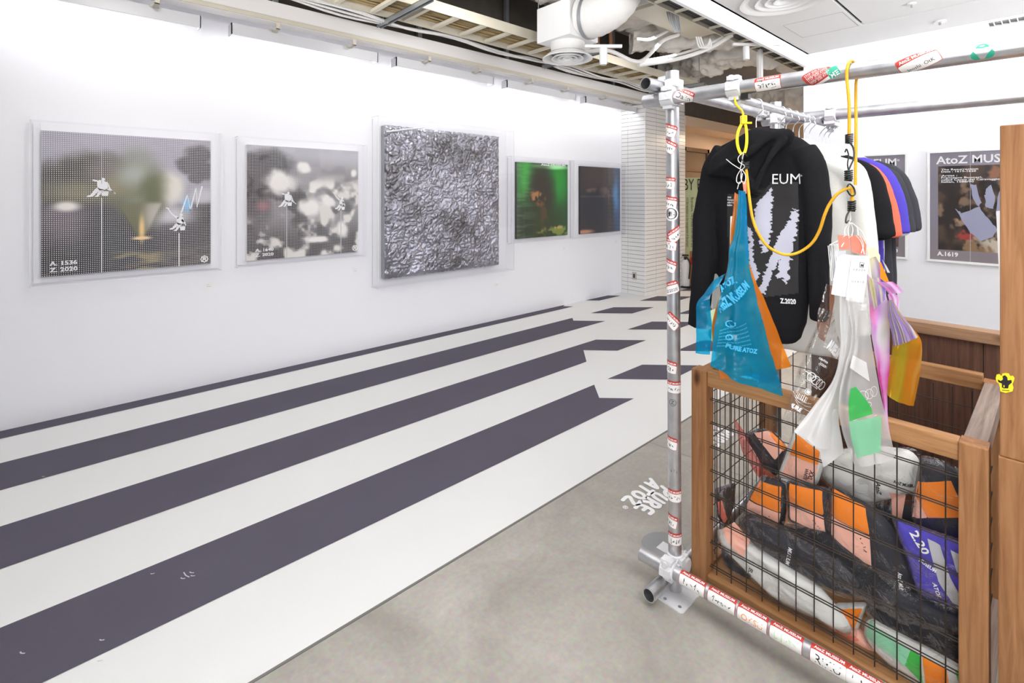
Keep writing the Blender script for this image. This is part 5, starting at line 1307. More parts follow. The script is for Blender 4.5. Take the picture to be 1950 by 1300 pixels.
# ------------------------------------------------------------------ clothes on the rail
def cloth_mesh(parts, voxel, folds=.006, fs=7, seed=0, smooth=3):
    """join loose shells, fuse them into one skin, add vertical folds"""
    m = MB()
    for v, f in parts: m.add(v, f)
    me = bpy.data.meshes.new('tmp'); me.from_pydata(m.v, [], m.f); o = bpy.data.objects.new('tmp', me); COL.objects.link(o)
    r = o.modifiers.new('r', 'REMESH'); r.mode = 'VOXEL'; r.voxel_size = voxel
    s = o.modifiers.new('s', 'SMOOTH'); s.iterations = smooth; s.factor = .6
    dg = bpy.context.evaluated_depsgraph_get(); dg.update(); ev = o.evaluated_get(dg); out = bpy.data.meshes.new_from_object(ev)
    bpy.data.objects.remove(o); bpy.data.meshes.remove(me)
    nv = len(out.vertices); co = np.empty(nv * 3); no = np.empty(nv * 3); out.vertices.foreach_get('co', co); out.vertices.foreach_get('normal', no)
    co = co.reshape(-1, 3); no = no.reshape(-1, 3); d = np.empty(nv)
    for i in range(nv):
        x, y, z = co[i]; d[i] = noise.noise(Vector((x * fs * 2.2 + seed, y * fs, z * fs * .55))) * folds + noise.noise(Vector((x * 26, y * 20 + seed, z * 16))) * folds * .28
    co += no * d[:, None]; out.vertices.foreach_set('co', co.ravel()); out.polygons.foreach_set('use_smooth', [True] * len(out.polygons)); out.update(); return out
def loft(rows, seg=28, p=2.6):
    """rows: (centre, half width, half depth, lean) along z -> closed shell"""
    v = []; f = []
    for (cx, cy, cz, hw, hd) in rows:
        for k in range(seg):
            a = 2 * math.pi * k / seg; ca, sa = math.cos(a), math.sin(a); q = (abs(ca) ** p + abs(sa) ** p) ** (-1 / p); v.append((cx + ca * q * hw, cy + sa * q * hd, cz))
    n = len(rows)
    for i in range(n - 1):
        for k in range(seg): f.append((i * seg + k, i * seg + (k + 1) % seg, (i + 1) * seg + (k + 1) % seg, (i + 1) * seg + k))
    f.append(tuple(range(seg - 1, -1, -1))); f.append(tuple((n - 1) * seg + k for k in range(seg))); return v, f

GXC = -.745
def shirt(Y, zsh=1.675, half=.235, length=.70, sleeve='short', depth=.036, seed=0, dx=0.0, hood=False, wide=1.0):
    X = GXC + dx; parts = []
    rows = []
    for t, w, d in ((0, .055, .6), (.02, .10, .75), (.045, .17, .9), (.075, .215, 1.0), (.12, .232, 1.05), (.3, .232, 1.0), (.6, .236, 1.0), (.9, .240, 1.05), (1.0, .238, 1.0)):
        rows.append((X, Y, zsh - t * length, w / .235 * half, depth * d))
    parts.append(loft(rows))
    for s in (-1, 1):
        if sleeve == 'short': pts = [(X + s * .15, Y, zsh - .05), (X + s * .225, Y, zsh - .10), (X + s * .262, Y, zsh - .21), (X + s * .280, Y - .006, zsh - .335)]; rr = [(.03, .06), (.036, .08), (.036, .085), (.034, .082)]
        else: pts = [(X + s * .15, Y, zsh - .05), (X + s * .225, Y, zsh - .10), (X + s * .258, Y, zsh - .28), (X + s * .268, Y - .01, zsh - .5), (X + s * .262, Y - .015, zsh - .66)]; rr = [(.034, .06), (.045, .085), (.045, .075), (.042, .062), (.036, .042)]
        P = smooth_path(pts, 20); n = len(P); R = []
        for i in range(n):
            t = i / (n - 1) * (len(rr) - 1); k = min(int(t), len(rr) - 2); a, b = rr[k], rr[k + 1]; R.append((a[0] + (b[0] - a[0]) * (t - k), a[1] + (b[1] - a[1]) * (t - k)))
        # flat in the hanging plane: radius along Y is small
        v = []; f = []; seg = 18
        for i, p in enumerate(P):
            tt = (P[min(i + 1, n - 1)] - P[max(i - 1, 0)]).normalized(); side = Vector((tt.z, 0, -tt.x)).normalized()
            for k in range(seg):
                a = 2 * math.pi * k / seg; v.append(p + side * math.cos(a) * R[i][1] * .5 + Vector((0, 1, 0)) * math.sin(a) * R[i][0])
        for i in range(n - 1):
            for k in range(seg): f.append((i * seg + k, i * seg + (k + 1) % seg, (i + 1) * seg + (k + 1) % seg, (i + 1) * seg + k))
        f.append(tuple(range(seg - 1, -1, -1))); f.append(tuple((n - 1) * seg + k for k in range(seg))); parts.append((v, f))
    return parts

def hanger(Y, k, label, dark=False):
    r = empty('clothes_hanger', (RX, Y, RZ), label, 'hanger', 'hangers on the clothes rail')
    zt = RZ + .0175; R_ = .0165; pts = []
    for a in range(200, -31, -23): pts.append((RX + R_ * math.cos(math.radians(a)), Y, RZ + .002 + R_ * math.sin(math.radians(a))))
    pts += [(RX + .018, Y, RZ - .022), (RX - .004, Y, RZ - .05), (RX - .004, Y, RZ - .105)]
    MB().tube(smooth_path(pts, 40), .0017, 6).build('hook', M['steelwire'], r, smooth=True)
    zc = RZ - .108
    MB().tube(smooth_path([(RX - .19, Y, zc - .085), (RX - .11, Y, zc - .045), (RX - .03, Y, zc - .004), (RX - .004, Y, zc + .004), (RX + .03, Y, zc - .004), (RX + .11, Y, zc - .045), (RX + .18, Y, zc - .085)], 24), [(.006, .012)] * 25, 8).build('shoulder_bar', M['black'] if dark else M['white'], r, smooth=True)
    return r

specs = [ # Y, material, sleeve, length, dx, label
    (2.10, 'cloth_white', 'long', .76, .026, 'white long sleeved sweatshirt right behind the black hoodie'),
    (2.17, 'cloth_white', 'long', .72, .012, 'second white sweatshirt, squeezed behind the first white one'),
    (2.25, 'cloth_black', 'short', .74, .03, 'black t-shirt with a hanging short sleeve behind the white sweatshirts'),
    (2.32, 'cloth_black2', 'short', .78, .012, 'washed black t-shirt between the black and coral shirts'),
    (2.385, 'cloth_coral', 'short', .70, .026, 'coral red t-shirt, the brightest shirt on the rail'),
    (2.452, 'cloth_blue', 'short', .70, .040, 'ultramarine blue t-shirt behind the coral one'),
    (2.592, 'cloth_grey', 'short', .68, .018, 'pale grey t-shirt between the blue and charcoal shirts'),
    (2.655, 'cloth_char', 'short', .70, .03, 'charcoal t-shirt, next to last on the rail'),
    (2.718, 'cloth_char', 'short', .72, .035, 'charcoal t-shirt hanging last at the far end of the rail')]
hl = ['holding the first white sweatshirt', 'holding the second white sweatshirt', 'holding the short sleeved black t-shirt', 'holding the washed black t-shirt', 'holding the coral t-shirt',
      'holding the blue t-shirt', 'holding the pale grey t-shirt', 'holding the next to last charcoal t-shirt', 'holding the last charcoal t-shirt at the rail end']
for k, (Y, mt, sl_, ln, dx, lab) in enumerate(specs):
    hanger(Y, k, 'wire hooked hanger ' + hl[k])
    me = cloth_mesh(shirt(Y, zsh=1.662 + .008 * ((k * 7) % 3), length=ln, sleeve=sl_, depth=.026 if sl_ == 'short' else .034, seed=k, dx=dx), .010, folds=.007, seed=k * 3.1)
    o = link_mesh('hanging_shirt', me, M[mt]); tag(o, lab, 'shirt', 'clothes on the rail')
    # neck band
    X = GXC + dx; zs = 1.662 + .008 * ((k * 7) % 3)
    MB().tube(smooth_path([(X - .07, Y, zs + .002), (X - .05, Y - .02, zs - .012), (X, Y - .03, zs - .022), (X + .05, Y - .02, zs - .012), (X + .07, Y, zs + .002), (X + .04, Y + .02, zs + .004), (X - .04, Y + .02, zs + .004)], 42, closed=True), .008, 8, closed=True).build('neck_band', M[mt], o, smooth=True)

# the printed black hoodie in front
HYP = 1.875
hanger(HYP, 99, 'wire hooked hanger holding the printed black hoodie, nearest on the rail', True)
def hp(x, y, Y=HYP): return onY(x, y, Y)
parts = []
def px_loft(rows, depth, seg=40, Yc=HYP, p=2.4):
    rr = []
    for y, xl, xr, d in rows:
        a, b = hp(xl, y, Yc), hp(xr, y, Yc); rr.append(((a.x + b.x) / 2, Yc, (a.z + b.z) / 2, abs(b.x - a.x) / 2, depth * d))
    return loft(rr, seg, p)
parts.append(px_loft([(258, 1410, 1492, .6), (270, 1385, 1525, .9), (284, 1364, 1546, 1.0), (310, 1354, 1552, 1.1), (360, 1358, 1548, 1.1), (430, 1362, 1543, 1.1), (500, 1366, 1540, 1.1), (560, 1370, 1538, 1.1), (600, 1374, 1535, 1.05), (612, 1385, 1532, 1.05), (632, 1395, 1527, .95), (645, 1410, 1515, .7)], .05))
def px_sleeve(pts, Yoff):
    P = smooth_path([hp(x, y) + Vector((0, Yoff * i / (len(pts) - 1), 0)) for i, (x, y, a, b) in enumerate(pts)], 32); n = len(P); v = []; f = []; seg = 22
    for i, p in enumerate(P):
        t = i / (n - 1) * (len(pts) - 1); k = min(int(t), len(pts) - 2); a = pts[k][2] + (pts[k + 1][2] - pts[k][2]) * (t - k); b = pts[k][3] + (pts[k + 1][3] - pts[k][3]) * (t - k)
        tt = (P[min(i + 1, n - 1)] - P[max(i - 1, 0)]).normalized(); side = Vector((tt.z, 0, -tt.x)).normalized()
        for q in range(seg):
            an = 2 * math.pi * q / seg; v.append(p + side * math.cos(an) * a + Vector((0, 1, 0)) * math.sin(an) * b)
    for i in range(n - 1):
        for k in range(seg): f.append((i * seg + k, i * seg + (k + 1) % seg, (i + 1) * seg + (k + 1) % seg, (i + 1) * seg + k))
    f.append(tuple(range(seg - 1, -1, -1))); f.append(tuple((n - 1) * seg + k for k in range(seg))); return v, f
parts.append(px_sleeve([(1385, 290, .05, .05), (1363, 330, .05, .05), (1348, 400, .046, .05), (1347, 430, .047, .05), (1344, 500, .043, .045), (1338, 560, .04, .042), (1335, 600, .037, .04), (1333, 619, .034, .036)], -.03))
parts.append(px_sleeve([(1528, 285, .045, .05), (1545, 315, .046, .05), (1556, 380, .040, .048), (1562, 430, .036, .046), (1565, 500, .031, .042), (1567, 545, .029, .04), (1568, 590, .026, .036), (1567, 606, .024, .034)], -.03))
# hood draped over the back
hood = [(1347, 322), (1362, 296), (1392, 270), (1430, 250), (1462, 241), (1496, 245), (1515, 254), (1500, 276), (1473, 306), (1452, 340), (1438, 374), (1424, 372), (1404, 352), (1376, 340), (1352, 336)]
parts.append(pillow_mesh([hp(x, y, HYP - .045) for x, y in hood], (0, -1, 0), .10, front=.62, rings=8, n=64, power=2.6, crumple=.008, cs=9, seed=4))
rim = [hp(1352, 330, HYP - .07), hp(1384, 312, HYP - .11), hp(1428, 290, HYP - .125), hp(1468, 260, HYP - .105), hp(1504, 254, HYP - .06)]
parts.append(sweep(smooth_path(rim, 24), .013, 10))
parts.append(sweep(smooth_path([hp(1376, 300, HYP - .07), hp(1420, 330, HYP - .115), hp(1438, 368, HYP - .10)], 16), .010, 8))
parts.append(sweep(smooth_path([hp(1492, 262, HYP - .08), hp(1464, 302, HYP - .115), hp(1438, 362, HYP - .11)], 16), .012, 8))
me = cloth_mesh(parts, .0065, folds=.011, fs=6, seed=11, smooth=3)
hd = link_mesh('hoodie', me, M['cloth_black']); tag(hd, 'black hoodie with white museum lettering and brush stroke print, frontmost on the rail', 'hoodie', 'clothes on the rail')
bv = bvh_of(hd)
for pts in ([(1336, 600, ), (1336, 619)], [(1569, 590), (1569, 606)]): pass
# photo print, brush strokes, lettering
decal_grid('photo_print', [(1384, 368), (1440, 378), (1470, 345), (1518, 345), (1516, 560), (1400, 570), (1386, 500)], HYP - .055, bv, M['darkphoto'], hd, .005, .0012)
for poly in ([(1464, 362), (1471, 356), (1468, 420), (1462, 480), (1452, 482), (1446, 450), (1436, 425), (1438, 394), (1450, 378)],
             [(1509, 396), (1517, 412), (1515, 436), (1506, 470), (1498, 540), (1492, 541), (1490, 528), (1478, 531), (1484, 492), (1456, 560), (1445, 556), (1462, 500), (1478, 458), (1494, 430)],
             [(1422, 430), (1432, 440), (1436, 500), (1446, 520), (1438, 540), (1426, 500)]):
    decal_grid('brush_print', poly, HYP - .055, bv, M['strokes'], hd, .0028, .0022, jag=.012)
decal_text('lettering', 'EUM', (1471, 350), (1523, 350), HYP - .055, bv, M['whiteprint'], hd, height=.034, bold=.0, off=.007)
decal_text('registered_mark', '\u00ae', (1523, 336), (1527, 336), HYP - .055, bv, M['whiteprint'], hd, bold=.01)
decal_text('lettering', 'Z.2020', (1485, 577), (1513, 580), HYP - .055, bv, M['whiteprint'], hd, height=.017, bold=.035, off=.005)
for k, (s, x) in enumerate((('Artist:', 1391), ('Francesco', 1396), ('called Cec', 1397), ('Italian', 1393))): decal_text('small_lettering', s, (1384, 377 + 5 * k), (x, 377 + 5 * k), HYP - .055, bv, M['whiteprint'], hd, height=.007, bold=.02)

# ------------------------------------------------------------------ cords, ties and strings
def tube_thing(name, label, cat, pts, r, mat, seg=10, n=60, group=None, closed=False):
    o = MB().tube(smooth_path(pts, n, closed), r, seg, closed=closed).build(name, mat, smooth=True); return tag(o, label, cat, group)
# yellow cable tie
ty = 1.66
def dp(x, y, d): return at(x, y, d)
zt = empty('cable_tie', dp(1410, 220, ty), 'bright yellow cable tie looped round the near end of the clothes rail', 'cable tie')
MB().tube(smooth_path([dp(1399, 186, ty + .015), dp(1401, 197, ty - .02), dp(1406, 204, ty - .022), (dp(1413, 212, ty - .02)), dp(1416, 222, ty - .02)], 20), [(.0035, .0055)] * 21, 8).build('upper_strap', M['yellow'], zt, smooth=True)
MB().tube(smooth_path([dp(1416, 232, ty - .02), dp(1406, 250, ty - .02), dp(1404, 272, ty - .02), dp(1410, 291, ty - .02), dp(1418, 290, ty - .02), dp(1422, 270, ty - .02), dp(1421, 245, ty - .02)], 42, closed=True), [(.0028, .005)] * 42, 8, closed=True).build('strap_loop', M['yellow'], zt, smooth=True)
MB().obox(dp(1416, 228, ty - .022), RT, FW, UP, .009, .008, .014).build('lock_head', M['yellow'], zt, bevel=.002)
MB().obox(dp(1424, 234, ty - .022), RT, FW, UP, .012, .004, .003).build('tail', M['yellow'], zt)
# bungee A over the top pipe
d1 = 1.47
def topp(px, back):  # around the pipe at this pixel column
    k = min((abs((lambda q: CX + F * (q - CAMP).dot(RT) / (q - CAMP).dot(FW))(along(t / 500, qz)) - px), t / 500) for t in range(200, 700))[1]
    return along(k, qz)
pc = topp(1621, 0); r_ = PR + .006
bA = empty('bungee_cord', pc, 'amber elastic cord folded over the upper scaffold pipe with two long strands', 'bungee cord')
dq = (pc - CAMP).dot(FW)
loop = [dp(1617, 262, dq - .02), dp(1617, 200, dq - .025), pc + Vector((-.003, -r_ - .001, -.02)), pc + Vector((-.002, -r_, .004)), pc + Vector((0, -r_ * .6, r_ * .8)), pc + Vector((.003, .004, r_)), pc + Vector((.007, r_ * .85, r_ * .5)), pc + Vector((.012, r_, -.012)), dp(1630, 160, dq + .03), dp(1630, 250, dq + .0), dp(1629, 352, dq - .01)]
MB().tube(smooth_path(loop, 90), .0042, 10).build('cord', M['amber'], bA, smooth=True)
def coil(c, R, h, turns, ax=UP):
    pts = []; n = turns * 14
    for i in range(n + 1): a = 2 * math.pi * i / 14; pts.append(c + RT * R * math.cos(a) + FW * R * math.sin(a) + ax * (h * (i / n - .5)))
    return pts
MB().tube(coil(dp(1617, 264, dq - .02), .0085, .026, 5), .0022, 6).build('wire_coil', M['black'], bA, smooth=True)
MB().tube(smooth_path([dp(1619, 272, dq - .02), dp(1625, 282, dq - .02), dp(1626, 300, dq - .02), dp(1620, 315, dq - .02), dp(1616, 324, dq - .02)], 16), .0024, 6).build('hook', M['black'], bA, smooth=True)
MB().tube(coil(dp(1616, 334, dq - .02), .009, .03, 5), .0024, 6).build('wire_coil', M['black'], bA, smooth=True)
MB().tube(smooth_path([dp(1609, 290, dq - .02), dp(1612, 284, dq - .02), dp(1616, 296, dq - .02), dp(1614, 312, dq - .02), dp(1616, 326, dq - .02)], 20), .002, 6).build('hook', M['black'], bA, smooth=True)
# bungee B: slack loop from the tie to the bundle
bB = empty('bungee_cord', dp(1500, 480, 1.58), 'amber elastic cord hanging slack in front of the black hoodie', 'bungee cord')
cB = [(1421, 322, 1.62), (1424, 350, 1.615), (1428, 385, 1.60), (1433, 415, 1.59), (1442, 440, 1.58), (1458, 465, 1.57), (1480, 480, 1.56), (1500, 485, 1.55), (1522, 480, 1.54), (1545, 464, 1.52), (1560, 440, 1.50), (1570, 410, 1.48), (1580, 388, 1.47), (1596, 368, 1.455), (1616, 358, 1.45), (1622, 362, 1.45), (1623, 384, 1.45)]
MB().tube(smooth_path([dp(*p) for p in cB], 120), .0044, 10).build('cord', M['amber'], bB, smooth=True)
MB().tube(coil(dp(1622, 392, 1.45), .009, .03, 5), .0024, 6).build('wire_coil', M['black'], bB, smooth=True)
MB().tube(coil(dp(1421, 316, 1.62), .008, .024, 4), .0022, 6).build('wire_coil', M['black'], bB, smooth=True)
MB().tube(smooth_path([dp(1613, 356, 1.445), dp(1618, 350, 1.445), dp(1626, 358, 1.445), dp(1628, 370, 1.445), dp(1620, 372, 1.445), dp(1613, 362, 1.445)], 24), .0022, 6).build('ring_hook', M['black'], bB, smooth=True)
MB().tube(smooth_path([dp(1618, 400, 1.45), dp(1612, 412, 1.45), dp(1611, 424, 1.45), dp(1617, 420, 1.45)], 16), .0024, 6).build('hook', M['black'], bB, smooth=True)
MB().tube(smooth_path([dp(1416, 310, 1.62), dp(1412, 300, 1.62), dp(1417, 292, 1.62), dp(1423, 298, 1.62)], 16), .0024, 6).build('hook', M['black'], bB, smooth=True)
# white strings
sg = 'white strings tying the tags'
def strings(label, lines, d):
    r = empty('tag_string', dp(*lines[0][0], d), label, 'string', None)
    for ln in lines: MB().tube(smooth_path([dp(x, y, d + .006 * math.sin(i * 2.0)) for i, (x, y) in enumerate(ln)], 24), .0013, 6).build('string', M['string'], r, smooth=True)
    return r
strings('knotted white strings under the yellow cable tie', [[(1383, 303), (1394, 312), (1408, 321)], [(1412, 292), (1406, 300), (1407, 308), (1418, 316), (1414, 322)], [(1411, 322), (1404, 334), (1403, 346), (1410, 348), (1414, 330)], [(1412, 322), (1411, 340), (1417, 350), (1420, 335), (1413, 322)], [(1408, 346), (1404, 360)], [(1416, 290), (1412, 312), (1409, 322)]], 1.615)
strings('bunch of white strings holding the right hand tags under the amber cord', [[(1617, 402), (1620, 416), (1616, 424)], [(1618, 424), (1610, 434), (1608, 446)], [(1619, 424), (1615, 436), (1616, 450)], [(1620, 424), (1624, 436), (1622, 450)], [(1621, 424), (1632, 434), (1634, 448)], [(1622, 424), (1640, 440), (1656, 470)], [(1612, 446), (1596, 458), (1580, 466)], [(1620, 450), (1610, 458), (1602, 470)], [(1630, 448), (1640, 462), (1646, 484)], [(1638, 450), (1644, 466), (1640, 482)]], 1.45)

# ------------------------------------------------------------------ tags
def tag_card(name, label, cat, px, d, mat, group=None, th=.0012, ndir=None):
    P = [dp(x, y, d + (q[0] if (q := p[2:]) else 0)) for p in px for x, y in [p[:2]]]; n = len(P); b = FW * th
    return tag(MB().add(P + [p + b for p in P], [tuple(range(n - 1, -1, -1)), tuple(range(n, 2 * n))] + [(i, n + i, n + (i + 1) % n, (i + 1) % n) for i in range(n)]).build(name, mat), label, cat, group)
tg = 'swing tags on the right bundle'
tag_card('swing_tag', 'coral pink swing tag high in the right bundle of tags, left one', 'tag', [(1596, 447), (1618, 449), (1619, 476), (1598, 474)], 1.452, M['coralcard'], tg)
tag_card('swing_tag', 'coral pink swing tag high in the right bundle, right one', 'tag', [(1619, 447), (1640, 450), (1650, 466), (1648, 486), (1622, 480)], 1.458, M['coralcard'], tg)
g_ = tag_card('swing_tag', 'pale grey swing tag behind the plain white one', 'tag', [(1588, 478), (1611, 477), (1608, 540), (1586, 536)], 1.45, M['greycard'], tg)
t1 = empty('swing_tag', dp(1580, 500, 1.446), 'empty white framed swing tags at the left of the right bundle', 'tag', tg)
for k in range(3):
    o_ = 3 * k; ring_ = [(1577 + o_, 468 - k), (1590 + o_, 466 - k), (1592 + o_, 534), (1583 + o_, 534)]
    MB().tube([dp(x, y, 1.446 + .004 * k) for x, y in ring_], .0011, 6, closed=True).build('clear_sleeve', M['paper'], t1)
tag_card('swing_tag', 'plain white swing tag with cut corners in the right bundle', 'tag', [(1594, 490), (1606, 484), (1622, 486), (1614, 566), (1583, 560)], 1.443, M['paper'], tg)
bt = tag_card('swing_tag', 'large white care tag with fine print at the front of the right bundle', 'tag', [(1622, 486), (1656, 488), (1644, 577), (1611, 571)], 1.436, M['paper'], tg)
nf = -FW
def on_tag(u, v): return dp(1622 + 34 * u - 11 * v, 486 + 2 * u + 85 * v, 1.4350)
MB().tube([on_tag(.52, .14), on_tag(.74, .15), on_tag(.74, .26), on_tag(.52, .25)], .0006, 4, closed=True).build('logo_box', M['blackprint'], bt)
text_span('logo_letter', 'M', on_tag(.56, .235), on_tag(.70, .24), nf, M['blackprint'], bt, bold=.01)
for k in range(5): 
    text_span('care_mark', 'X\u00d8UOA'[k], on_tag(.16 + .15 * k, .335), on_tag(.25 + .15 * k, .337), nf, M['blackprint'], bt, height=.006, bold=.0)
    text_span('care_mark', 'UXAO\u00d8'[k], on_tag(.18 + .15 * k, .60), on_tag(.26 + .15 * k, .602), nf, M['blackprint'], bt, height=.006, bold=.0)
for k, w_ in enumerate((.6, .3, .55, .4)): text_span('fine_print', 'the museum goods and care label', on_tag(.12, .72 + .05 * k), on_tag(.12 + w_, .723 + .05 * k), nf, M['greycard'], bt, height=.0035, bold=.0)
tag_card('swing_tag', 'small white tag peeking below the large care tag', 'tag', [(1640, 578), (1650, 579), (1649, 591), (1640, 590)], 1.44, M['paper'], tg)
tag_card('swing_tag', 'pale lime swing tag at the right of the bundle', 'tag', [(1650, 472), (1666, 470), (1676, 486), (1676, 500), (1654, 486)], 1.45, M['lime'], tg)
tag_card('swing_tag', 'bright orange swing tag at the right of the bundle', 'tag', [(1672, 496), (1678, 500), (1693, 536), (1684, 536), (1674, 528)], 1.46, M['orange'], tg)
tag_card('swing_tag', 'small clear grey tag beside the bright orange tag', 'tag', [(1680, 494), (1688, 506), (1695, 519), (1690, 519)], 1.465, M['greycard'], tg)
tag_card('swing_tag', 'small coral tag at the top of the blue vinyl bag', 'tag', [(1414, 345), (1421, 346), (1422, 368), (1417, 370)], 1.612, M['coralcard'], 'swing tags on the left bundle')
tag_card('swing_tag', 'narrow white tag behind the orange sheet at the hoodie', 'tag', [(1391, 412), (1396, 411), (1393, 480), (1390, 470)], 1.63, M['paper'], 'swing tags on the left bundle')

# ------------------------------------------------------------------ vinyl bags on the strings
def bag(name, label, cat, L, R, mat, d, **kw):
    fix = lambda ps: [dp(p[0], p[1], p[2] if len(p) > 2 else d) for p in ps]
    o = sheet(name, fix(L), fix(R), mat, None, **kw); return tag(o, label, cat)
ob = bag('vinyl_bag', 'translucent orange vinyl bag hanging behind the blue one', 'bag', [(1399, 366), (1392, 440), (1384, 520), (1362, 590), (1356, 640), (1372, 722)], [(1409, 372), (1412, 440), (1432, 515), (1465, 590), (1490, 655), (1507, 698)], M['vinyl_orange'], 1.625, bulge=.02, crumple=.005, fold=.004, seed=2)
bb_ = bag('vinyl_bag', 'large glossy blue vinyl bag hanging over the crate corner', 'bag', [(1408, 362), (1402, 430), (1392, 470), (1384, 525), (1372, 565), (1364, 620), (1354, 696)], [(1421, 364), (1424, 440), (1428, 500), (1441, 560), (1456, 620), (1475, 690), (1493, 753)], M['vinyl_blue'], 1.60, bulge=.035, crumple=.011, cs=13, fold=.006, folds=2, seed=1, nu=30, nv=70)
o = sheet('back_panel', [dp(x, y, 1.635) for x, y in [(1409, 366), (1396, 470), (1386, 560), (1374, 640), (1366, 700)]], [dp(x, y, 1.635) for x, y in [(1420, 366), (1426, 500), (1438, 580), (1450, 660), (1462, 728)]], M['vinyl_blue'], bb_, bulge=.0, crumple=.008, seed=9)
o = sheet('side_flap', [dp(x, y, 1.64) for x, y in [(1358, 534), (1340, 560), (1327, 580), (1326, 630), (1325, 672)]], [dp(x, y, 1.62) for x, y in [(1382, 520), (1368, 545), (1352, 566), (1356, 620), (1352, 675)]], M['vinyl_blue'], bb_, bulge=.012, crumple=.004, seed=7)
bvb = bvh_of(bb_)
def film_text(s, A, B, parent, bvh, mat, Y, h, bold=.03, name='lettering'):
    """lettering laid along the viewing-side of a hanging film"""
    A = dp(*A, Y); B = dp(*B, Y); v, f, w, hh = text2d(s, bold); x = B - A; sx = x.length / w; x.normalize(); y = (-FW).cross(x).normalized(); V = []
    for p in v:
        q = A + x * p[0] * sx + y * p[1] * (h / hh); hit = bvh.ray_cast(q - FW * .3, FW, .7); V.append(hit[0] - FW * .002 if hit[0] is not None else q)
    return mesh(name, V, f, mat, parent)
M['lightblue'] = plain('light blue ink', rgb(60, 170, 215), .5)
film_text('AtoZ MUSEUM', (1376, 598), (1434, 548), bb_, bvb, M['lightblue'], 1.57, .03, .05)
film_text('ATOZ', (1374, 556), (1406, 538), bb_, bvb, M['lightblue'], 1.57, .022, .05)
film_text('\u00ae', (1390, 628), (1404, 620), bb_, bvb, M['lightblue'], 1.57, .022)
film_text('\u00ae', (1388, 652), (1400, 646), bb_, bvb, M['lightblue'], 1.57, .018)
film_text('PURE ATOZ', (1386, 664), (1446, 676), bb_, bvb, M['lightblue'], 1.57, .014, .05)
for k in range(6): film_text('please keep this bag for your museum goods', (1376 - k, 634 + 6 * k), (1424 + 2 * k, 618 + 8 * k), bb_, bvb, M['lightblue'], 1.57, .005, .0, 'fine_print')
ins = MB(); cp_ = [dp(x, y, 1.626) for x, y in [(1346, 594), (1366, 586), (1364, 626), (1358, 652), (1350, 640)]]
ii = flat = MB().add(cp_ + [p + FW * .001 for p in cp_], [(4, 3, 2, 1, 0), (5, 6, 7, 8, 9)] + [(i, 5 + i, 5 + (i + 1) % 5, (i + 1) % 5) for i in range(5)]).build('paper_insert', M['lime'], bb_)

# right bundle
iA = bag('holographic_bag', 'long magenta holographic film bag, left of the gold one', 'bag', [(1650, 520), (1655, 580), (1660, 640), (1670, 700), (1680, 760), (1690, 830)], [(1676, 540), (1692, 580), (1694, 640), (1694, 700), (1690, 760), (1694, 830)], M['iri_mag'], 1.46, bulge=.02, crumple=.008, fold=.006, folds=1, seed=5, nu=24)
iB = bag('holographic_bag', 'golden holographic film bag hanging at the right of the bundle', 'bag', [(1692, 575, 1.44), (1694, 610, 1.44), (1700, 648, 1.45), (1698, 672, 1.45), (1694, 700, 1.46), (1686, 748, 1.46)], [(1702, 574, 1.44), (1722, 606, 1.44), (1750, 640, 1.45), (1756, 664, 1.45), (1752, 710, 1.46), (1740, 773, 1.46)], M['iri_gold'], 1.45, bulge=.03, crumple=.004, fold=.002, seed=3, nu=24)
sheet('folded_top', [dp(x, y, 1.43) for x, y in [(1690, 572), (1692, 604), (1698, 634), (1702, 660)]], [dp(x, y, 1.425) for x, y in [(1700, 570), (1716, 598), (1736, 622), (1748, 642)]], M['iri_cone'], iB, bulge=.02, crumple=.003, fold=.008, folds=3, seed=2, nu=30)
iC = empty('holographic_bow', dp(1690, 560, 1.43), 'rainbow holographic film ends gathered like a bow beside the care tag', 'bow')
for k, (L, R) in enumerate(([[(1664, 536), (1680, 545), (1694, 560)], [(1700, 536), (1712, 545), (1722, 556)]], [[(1690, 560), (1694, 572), (1698, 586)], [(1704, 558), (1712, 568), (1712, 588)]], [[(1652, 530), (1656, 556), (1664, 590)], [(1676, 528), (1684, 550), (1686, 570)]])):
    sheet('film_petal', [dp(x, y, 1.425 + .005 * k) for x, y in L], [dp(x, y, 1.42 + .01 * k) for x, y in R], M['iri_mag'] if k != 2 else M['iri_cone'], iC, bulge=.018, crumple=.003, fold=.006, folds=2, seed=k, nu=18, nv=16)
sheet('film_petal', [dp(x, y, 1.448) for x, y in [(1656, 492), (1658, 510), (1660, 530)]], [dp(x, y, 1.448) for x, y in [(1668, 488), (1676, 506), (1676, 532)]], M['iri_cone'], iC, bulge=.01, crumple=.003, seed=6, nv=14)

